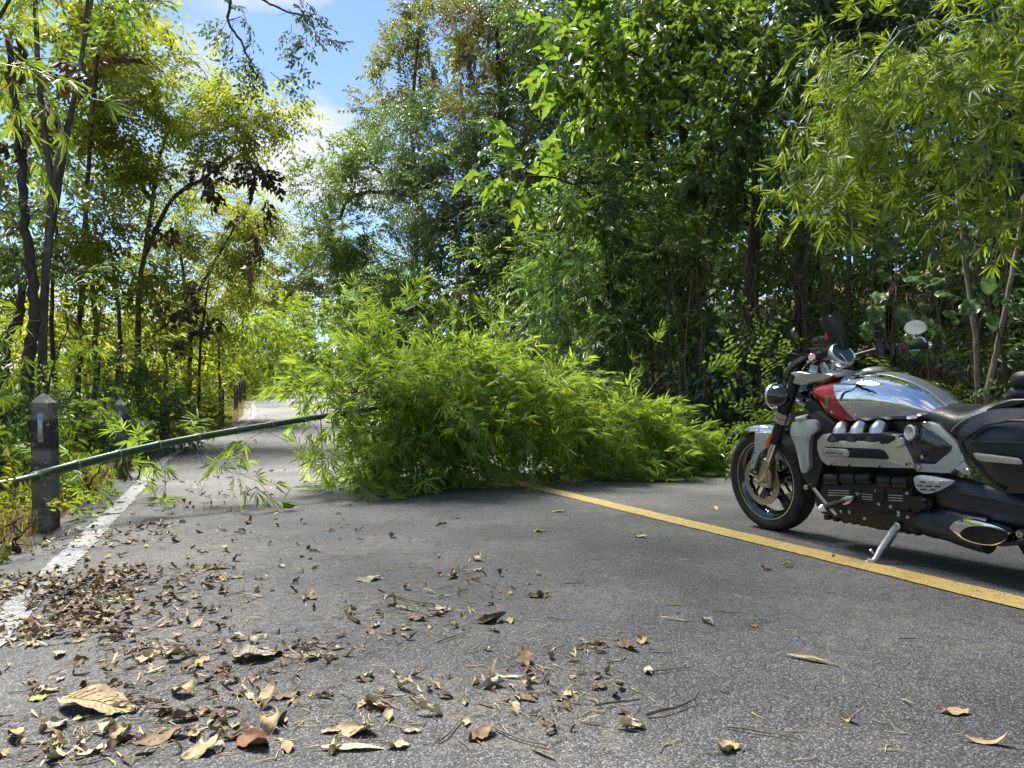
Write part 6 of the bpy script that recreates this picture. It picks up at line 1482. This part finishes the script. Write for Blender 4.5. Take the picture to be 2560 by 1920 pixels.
# ================================================================== undergrowth
def ground_cover(name, label, areas, kind, leaf, seed, sc=(.6, 1.1), up=.8, lift=(.0, .5)):
    q = np.random.default_rng(seed); pos, dr = [], []
    for (t0, t1, s0, s1, n, hmax) in areas:
        t = q.uniform(t0, t1, n); s = q.uniform(s0, s1, n); k = wob(t, s, .8, seed) > q.normal(-.25, .35, n); t, s = t[k], s[k]
        p = W(t, s); p[:, 2] = road_z(t) + ground_dz(t, s) + q.uniform(0, 1, len(t)) ** 1.4 * hmax; pos.append(p); dr.append(nrm(np.stack([q.normal(0, .6, len(t)), q.normal(0, .6, len(t)), np.full(len(t), up)], -1)))
    pos, dr = np.concatenate(pos), np.concatenate(dr); lv, lt, wv, wt = stamp(KIT[kind], pos, dr, q.uniform(*sc, len(pos)), q)
    o = link(name, np_mesh(name, lv, lt, LEAF[leaf])); tag(o, label, kind='stuff'); TRI_COUNT[0] += len(lt); return o
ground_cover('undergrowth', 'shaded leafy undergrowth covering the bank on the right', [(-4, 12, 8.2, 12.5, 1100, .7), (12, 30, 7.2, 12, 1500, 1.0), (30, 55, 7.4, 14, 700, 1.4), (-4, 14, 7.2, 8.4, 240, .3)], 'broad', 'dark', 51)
ground_cover('undergrowth', 'leafy undergrowth covering the slope above the bank', [(-10, 14, 11.5, 24, 1100, 1.6)], 'far', 'mid', 56, (.8, 1.3))
ground_cover('undergrowth', 'mid green seedlings along the foot of the bank', [(-4, 16, 6.9, 9.5, 330, .35), (5, 16, 6.7, 7.6, 220, .35)], 'pinn', 'mid', 52, (.5, .9))
ground_cover('undergrowth', 'leafy undergrowth filling the ground between the left trees', [(6, 16, -6.5, -1.7, 1300, .7), (16, 34, -7, -2.0, 1300, .9), (34, 60, -8, -2.0, 500, 1.4), (3, 16, -12, -6, 700, 1.2)], 'broad', 'mid', 53)
ground_cover('undergrowth', 'low weeds on the verge between the posts', [(1, 10, -2.4, -1.3, 360, .15), (10, 26, -2.4, -1.5, 360, .2)], 'small', 'yellow', 54, (.4, .8))
ground_cover('undergrowth', 'pale leafy bushes crowding the far bend', [(24, 60, -5, -2.2, 900, 1.6), (45, 75, 7.4, 12, 500, 2.0)], 'far', 'yellow', 55, (.8, 1.3))
# dry grass on the verge
def blades(name, label, areas, leaf, seed, h=(.1, .35), w=.006):
    q = np.random.default_rng(seed); acc = []
    for (t0, t1, s0, s1, n) in areas:
        t = q.uniform(t0, t1, n); s = q.uniform(s0, s1, n); p = W(t, s); p[:, 2] = road_z(t) + ground_dz(t, s) - .01
        a = q.uniform(0, 6.28, n); hh = q.uniform(*h, n); lean = q.uniform(.1, .9, n); d = np.stack([np.cos(a), np.sin(a), np.zeros(n)], -1); sd = np.stack([-np.sin(a), np.cos(a), np.zeros(n)], -1) * w * .5
        m = p + d * (hh * lean * .35)[:, None] + np.array([0, 0, 1.0]) * (hh * .65)[:, None]; e = p + d * (hh * lean)[:, None] + np.array([0, 0, 1.0]) * (hh * (1 - .4 * lean))[:, None]
        acc.append(np.stack([p - sd, p + sd, m + sd * .8, m - sd * .8, e], 1))
    v = np.concatenate(acc); n = len(v); t = (np.array([[0, 1, 2], [0, 2, 3], [3, 2, 4]])[None] + (np.arange(n) * 5)[:, None, None]).reshape(-1, 3)
    o = link(name, np_mesh(name, v.reshape(-1, 3), t, LEAF[leaf])); tag(o, label, kind='stuff'); TRI_COUNT[0] += len(t); return o
LEAF['straw'] = leaf_mat('dry_grass', [(.16, .13, .06), (.26, .21, .10), (.20, .15, .07), (.12, .12, .04)], .3, .6, 1.2)
blades('grass', 'dry straw coloured grass round the foot of the nearest post', [(3.2, 14, -2.6, -1.12, 6500), (14, 30, -2.2, -1.1, 2500)], 'straw', 61)
blades('grass', 'green grass blades along the road edge', [(2, 14, -2.5, -1.1, 1500), (14, 50, -2.4, -1.0, 3500), (8, 40, 6.65, 7.3, 1200)], 'yellow', 62, (.08, .3))
# named plants -----------------------------------------------------------------
def shrub(label, px, py_top, Y, kind, leaf, wpx, cov=1.6, scale=1.0, stems=4, sag=.1, cat='shrub', name='leafy_shrub', gap=.1):
    g = gp(px, Y); top = P(px, py_top, Y); h = max(.3, top[2] - g[2]); rx = wpx / F_PX * Y; r = np.random.default_rng(int(px))
    tr = [[g + np.array([r.normal(0, .05), r.normal(0, .05), 0]), g + np.array([r.normal(0, rx * .4), r.normal(0, rx * .3), h * .5]), g + np.array([r.normal(0, rx * .6), r.normal(0, rx * .4), h * .85])] for _ in range(stems)]
    return tree(name, label, tr, [(g + np.array([0, 0, h * .62]), np.array([rx, rx * .8, h * .42])), (g + np.array([rx * .4, -rx * .2, h * .35]), np.array([rx * .8, rx * .7, h * .3]))], kind, leaf, cov, 'twig', .012, cat, None, gap, sag, scale, base=g, nsec=3)
shrub('leafy green shrub just right of the nearest post', 215, 930, 10.5, 'broad', 'mid', 95, 1.5, .8)
shrub('round leaved shrub behind the second post', 345, 940, 12.5, 'broad', 'mid', 95, 1.5, .8)
shrub('weedy shrub between the second and third posts', 385, 1020, 16, 'bamb', 'fallen', 70, 1.1, .9)
shrub('grassy bamboo seedlings in front of the second post', 320, 1075, 8.4, 'bamb', 'fallen', 60, .5, .6, 3)
shrub('grassy bamboo seedlings between the nearest and second posts', 215, 1120, 6.6, 'bamb', 'fallen', 60, .45, .6, 3)
shrub('bushy weeds left of the far pair of posts', 455, 950, 19, 'broad', 'yellow', 70, 1.5, .9)
shrub('low shrub at the left edge behind the post', 20, 960, 7.2, 'broad', 'mid', 80, 1.4, .8)
shrub('pale green weeds at the road edge in front of the nearest post', 30, 1330, 4.3, 'small', 'yellow', 60, .8, .6, 3)
shrub('bamboo shoots drooping in front of the dark trunk', 120, 720, 6.8, 'bambn', 'bamboo', 60, .55, .9, 2, .6, 'bamboo', 'young_bamboo')
shrub('tuft of seedlings at the foot of the bank left of the front wheel', 1740, 1060, 10.6, 'pinn', 'mid', 70, 1.2, .9)
shrub('feathery seedling beside the headlight', 1905, 890, 8.6, 'pinnb', 'mid', 60, .7, .7, 2)
shrub('leafy seedling under the left mirror', 1960, 1000, 8.4, 'pinn', 'mid', 60, 1.0, .9, 2)
shrub('fern like shrub behind the fuel tank', 2210, 880, 8.4, 'pinnb', 'mid', 80, .9, .7, 3)
shrub('small leafy shrub behind the seat', 2330, 870, 8.6, 'pinn', 'mid', 80, 1.1, 1.0, 3)
shrub('dark shrub on the bank above the headlight', 1850, 780, 11, 'broad', 'dark', 90, 1.5, .9)
shrub('dark shrub on the bank above the handlebar', 2080, 760, 10.5, 'broad', 'mid', 110, 1.3, .9)
shrub('dark shrub at the right edge above the pannier', 2540, 800, 9.2, 'broad', 'dark', 100, 1.4, .9)
shrub('dark leafy shrub behind the heap of fallen bamboo', 1330, 880, 15.5, 'broad', 'dark', 110, 1.6, 1.0)
shrub('tangled dark shrub right of the heap of fallen bamboo', 1650, 880, 12.2, 'broad', 'dark', 100, 1.4, .9)
# bamboo leaves in the top left corner, close to the camera
tree('bamboo_branch', 'bamboo branch with long leaves hanging into the top left corner', [[np.array([-5.2, 3.4, float(ground_z(-5.2, 3.4))]), np.array([-4.6, 3.8, 2.2]), np.array([-3.7, 4.3, 3.3]), P(-20, 40, 4.6)]],
     [lobe(-40, 60, 4.6, 40, 40, .25), lobe(-70, 150, 4.6, 40, 40, .25), lobe(-20, 110, 4.7, 30, 20, .2)], 'bambn', 'bamboo', 1.0, 'culm', .014, 'bamboo', None, 0, .6, 1.0, limb_r=.5)
# large leaved plant behind the handlebar: each leaf a piece of its own
def big_leaf_mesh(i):
    r = np.random.default_rng(200 + i); v, t = curled_leaf(r, .24, .17, .35, -.55, .3, 9, 11, .25); return np_mesh('large_leaf', v + np.array([0, .12, 0]), t, M_BIGLEAF, True)
M_BIGLEAF = noise_mat('large_leaf_green', [(.035, .075, .022), (.055, .11, .03), (.10, .17, .05), (.20, .20, .09)], 16, 6, .42, .25, dist=.004, spec=.5, trans=.35)
BIGL = [big_leaf_mesh(i) for i in range(5)]
def big_plant(label, base, stem_pts, leaves, name='large_leaved_plant', sc=1.0, meshes=None, cat='plant', r0=.012):
    b0 = np.array(base); root = empty(name, b0); tag(root, label, cat); mb = MB(); pth = smooth_path([b0] + stem_pts, 6); mb.tube(pth - b0, np.linspace(r0, r0 * .4, len(pth)), 6); q = np.random.default_rng(int(abs(b0[0]) * 100))
    for px, py, Y, l, an in leaves:
        c = P(px, py, Y); j = int(np.argmin(np.linalg.norm(pth - c, axis=1))); mb.tube(np.array([pth[j], (pth[j] + c) / 2 + [0, 0, .03], c]) - b0, [r0 * .35, r0 * .3, r0 * .25], 4)
        d = nrm(np.array([math.cos(an), q.uniform(-.8, -.1), math.sin(an)])); bb = basis(d, nrm(np.array([q.normal(0, .35), -.75, .8]))); k = l / .24 * sc
        o = link('leaf', (meshes or BIGL)[q.integers(0, 5)], root); o.matrix_local = Matrix([[*(bb[i, :] * k), (c - b0)[i]] for i in range(3)] + [[0, 0, 0, 1]])
    mb.build('stem', BARK['twig'], root); return root
big_plant('plant with large insect eaten leaves behind the right handlebar', gp(2330, 8.0), [P(2320, 880, 7.8), P(2290, 760, 7.5), P(2240, 710, 7.3)],
          [(2250, 700, 7.2, .26, -.3), (2290, 720, 7.2, .24, .2), (2210, 740, 7.2, .24, -2.6), (2190, 770, 7.2, .26, -2.2), (2240, 770, 7.1, .28, -1.4), (2300, 790, 7.2, .24, -1.2), (2330, 740, 7.3, .22, -.4), (2350, 780, 7.3, .20, -.7), (2170, 810, 7.2, .24, -2.0), (2270, 830, 7.2, .26, -1.6), (2230, 720, 7.2, .22, 2.4), (2200, 800, 7.1, .22, -2.4), (2320, 820, 7.3, .22, -1.0)])
big_plant('large leaved shoot hanging below the bright bamboo', gp(2500, 8.2), [P(2480, 800, 8), P(2440, 600, 7.6), P(2330, 560, 7.3), P(2180, 600, 7)],
          [(2150, 610, 7, .28, -2.5), (2120, 630, 7, .22, 3.0), (2180, 600, 7.1, .30, -1.3), (2240, 580, 7.2, .24, -.8), (2330, 570, 7.3, .24, -.5), (2380, 600, 7.4, .24, -1.2), (2200, 560, 7.1, .22, 1.2), (2420, 630, 7.6, .22, -1.0)])
big_plant('round leaved shoot beside the two pale poles', gp(2540, 7.8), [P(2500, 850, 7.6), P(2480, 770, 7.4)], [(2450, 760, 7.3, .26, -2.7), (2470, 740, 7.3, .22, 1.8), (2490, 765, 7.3, .26, -.6), (2460, 780, 7.3, .22, -1.4)])
# hanging vine with round leaves
M_VINE = noise_mat('vine_leaf', [(.09, .17, .03), (.15, .25, .04), (.20, .30, .055), (.32, .32, .06)], 8, 4, .42, .15, dist=.003, spec=.5, trans=.4)
VL = [np_mesh('vine_leaf', *(lambda a: (a[0] + np.array([0, .06, 0]), a[1]))(curled_leaf(np.random.default_rng(300 + i), .12, .075, .3, -.35, .2, 7, 9, .2)), M_VINE, True) for i in range(5)]
q = np.random.default_rng(8); vl = []
for k in range(44):
    f = k / 43; px = 1778 + 55 * f + 18 * math.sin(f * 7) + q.normal(0, 16); py = 620 + 400 * f + q.normal(0, 8); vl.append((px, py, 10.2 + q.normal(0, .08), q.uniform(.15, .25), q.choice([-.6, -2.5, -1.4, .2, 2.9])))
big_plant('hanging vine of round yellow green leaves left of the motorcycle', gp(1835, 10.6), [P(1835, 1010, 10.3), P(1820, 850, 10.3), P(1785, 700, 10.3), P(1765, 600, 10.5), P(1790, 480, 10.8)], vl, 'hanging_vine', 1.35, VL, 'vine', .010)
vl = [(1720 + q.normal(0, 20), 840 + 26 * k + q.normal(0, 8), 10.9, q.uniform(.14, .2), q.choice([-.6, -2.5, -1.4])) for k in range(9)]
big_plant('short vine of yellowish leaves against the dark bank', gp(1730, 11), [P(1730, 980, 11), P(1722, 880, 11), P(1715, 800, 11)], vl, 'hanging_vine', 1.25, VL, 'vine', .006)
# dry stems, lianas and bare twigs in the gloom: a thicket nobody could count
acc = MB(); q = np.random.default_rng(71)
for i in range(230):
    px = q.uniform(1690, 2100) if i < 170 else q.uniform(2100, 2560); Y = q.uniform(10.2, 12.5) if px < 2100 else q.uniform(8.8, 11); g = gp(px, Y); h = q.uniform(1.2, 3.4); top = g + np.array([q.normal(0, .35), q.normal(0, .25), h]); m = (g + top) / 2 + q.normal(0, .12, 3)
    pth = smooth_path([g, m, top], 5); r0 = q.uniform(.004, .014); acc.tube(pth, np.linspace(r0, r0 * .4, len(pth)), 4, False)
for i in range(130):
    a = P(q.uniform(1720, 2020), q.uniform(480, 800), q.uniform(10.3, 11.5)); b = a + q.normal(0, .5, 3); m = (a + b) / 2 + q.normal(0, .18, 3); pth = smooth_path([a, m, b], 5); acc.tube(pth, np.linspace(.005, .002, len(pth)), 3, False)
for i in range(60):
    a = P(q.uniform(100, 560), q.uniform(500, 800), q.uniform(11, 18)); b = a + q.normal(0, .9, 3); m = (a + b) / 2 + q.normal(0, .3, 3); pth = smooth_path([a, m, b], 5); acc.tube(pth, np.linspace(.008, .003, len(pth)), 3, False)
o = acc.build('undergrowth', BARK['vine']); tag(o, 'thicket of dry stems and bare twigs in the shade', kind='stuff')
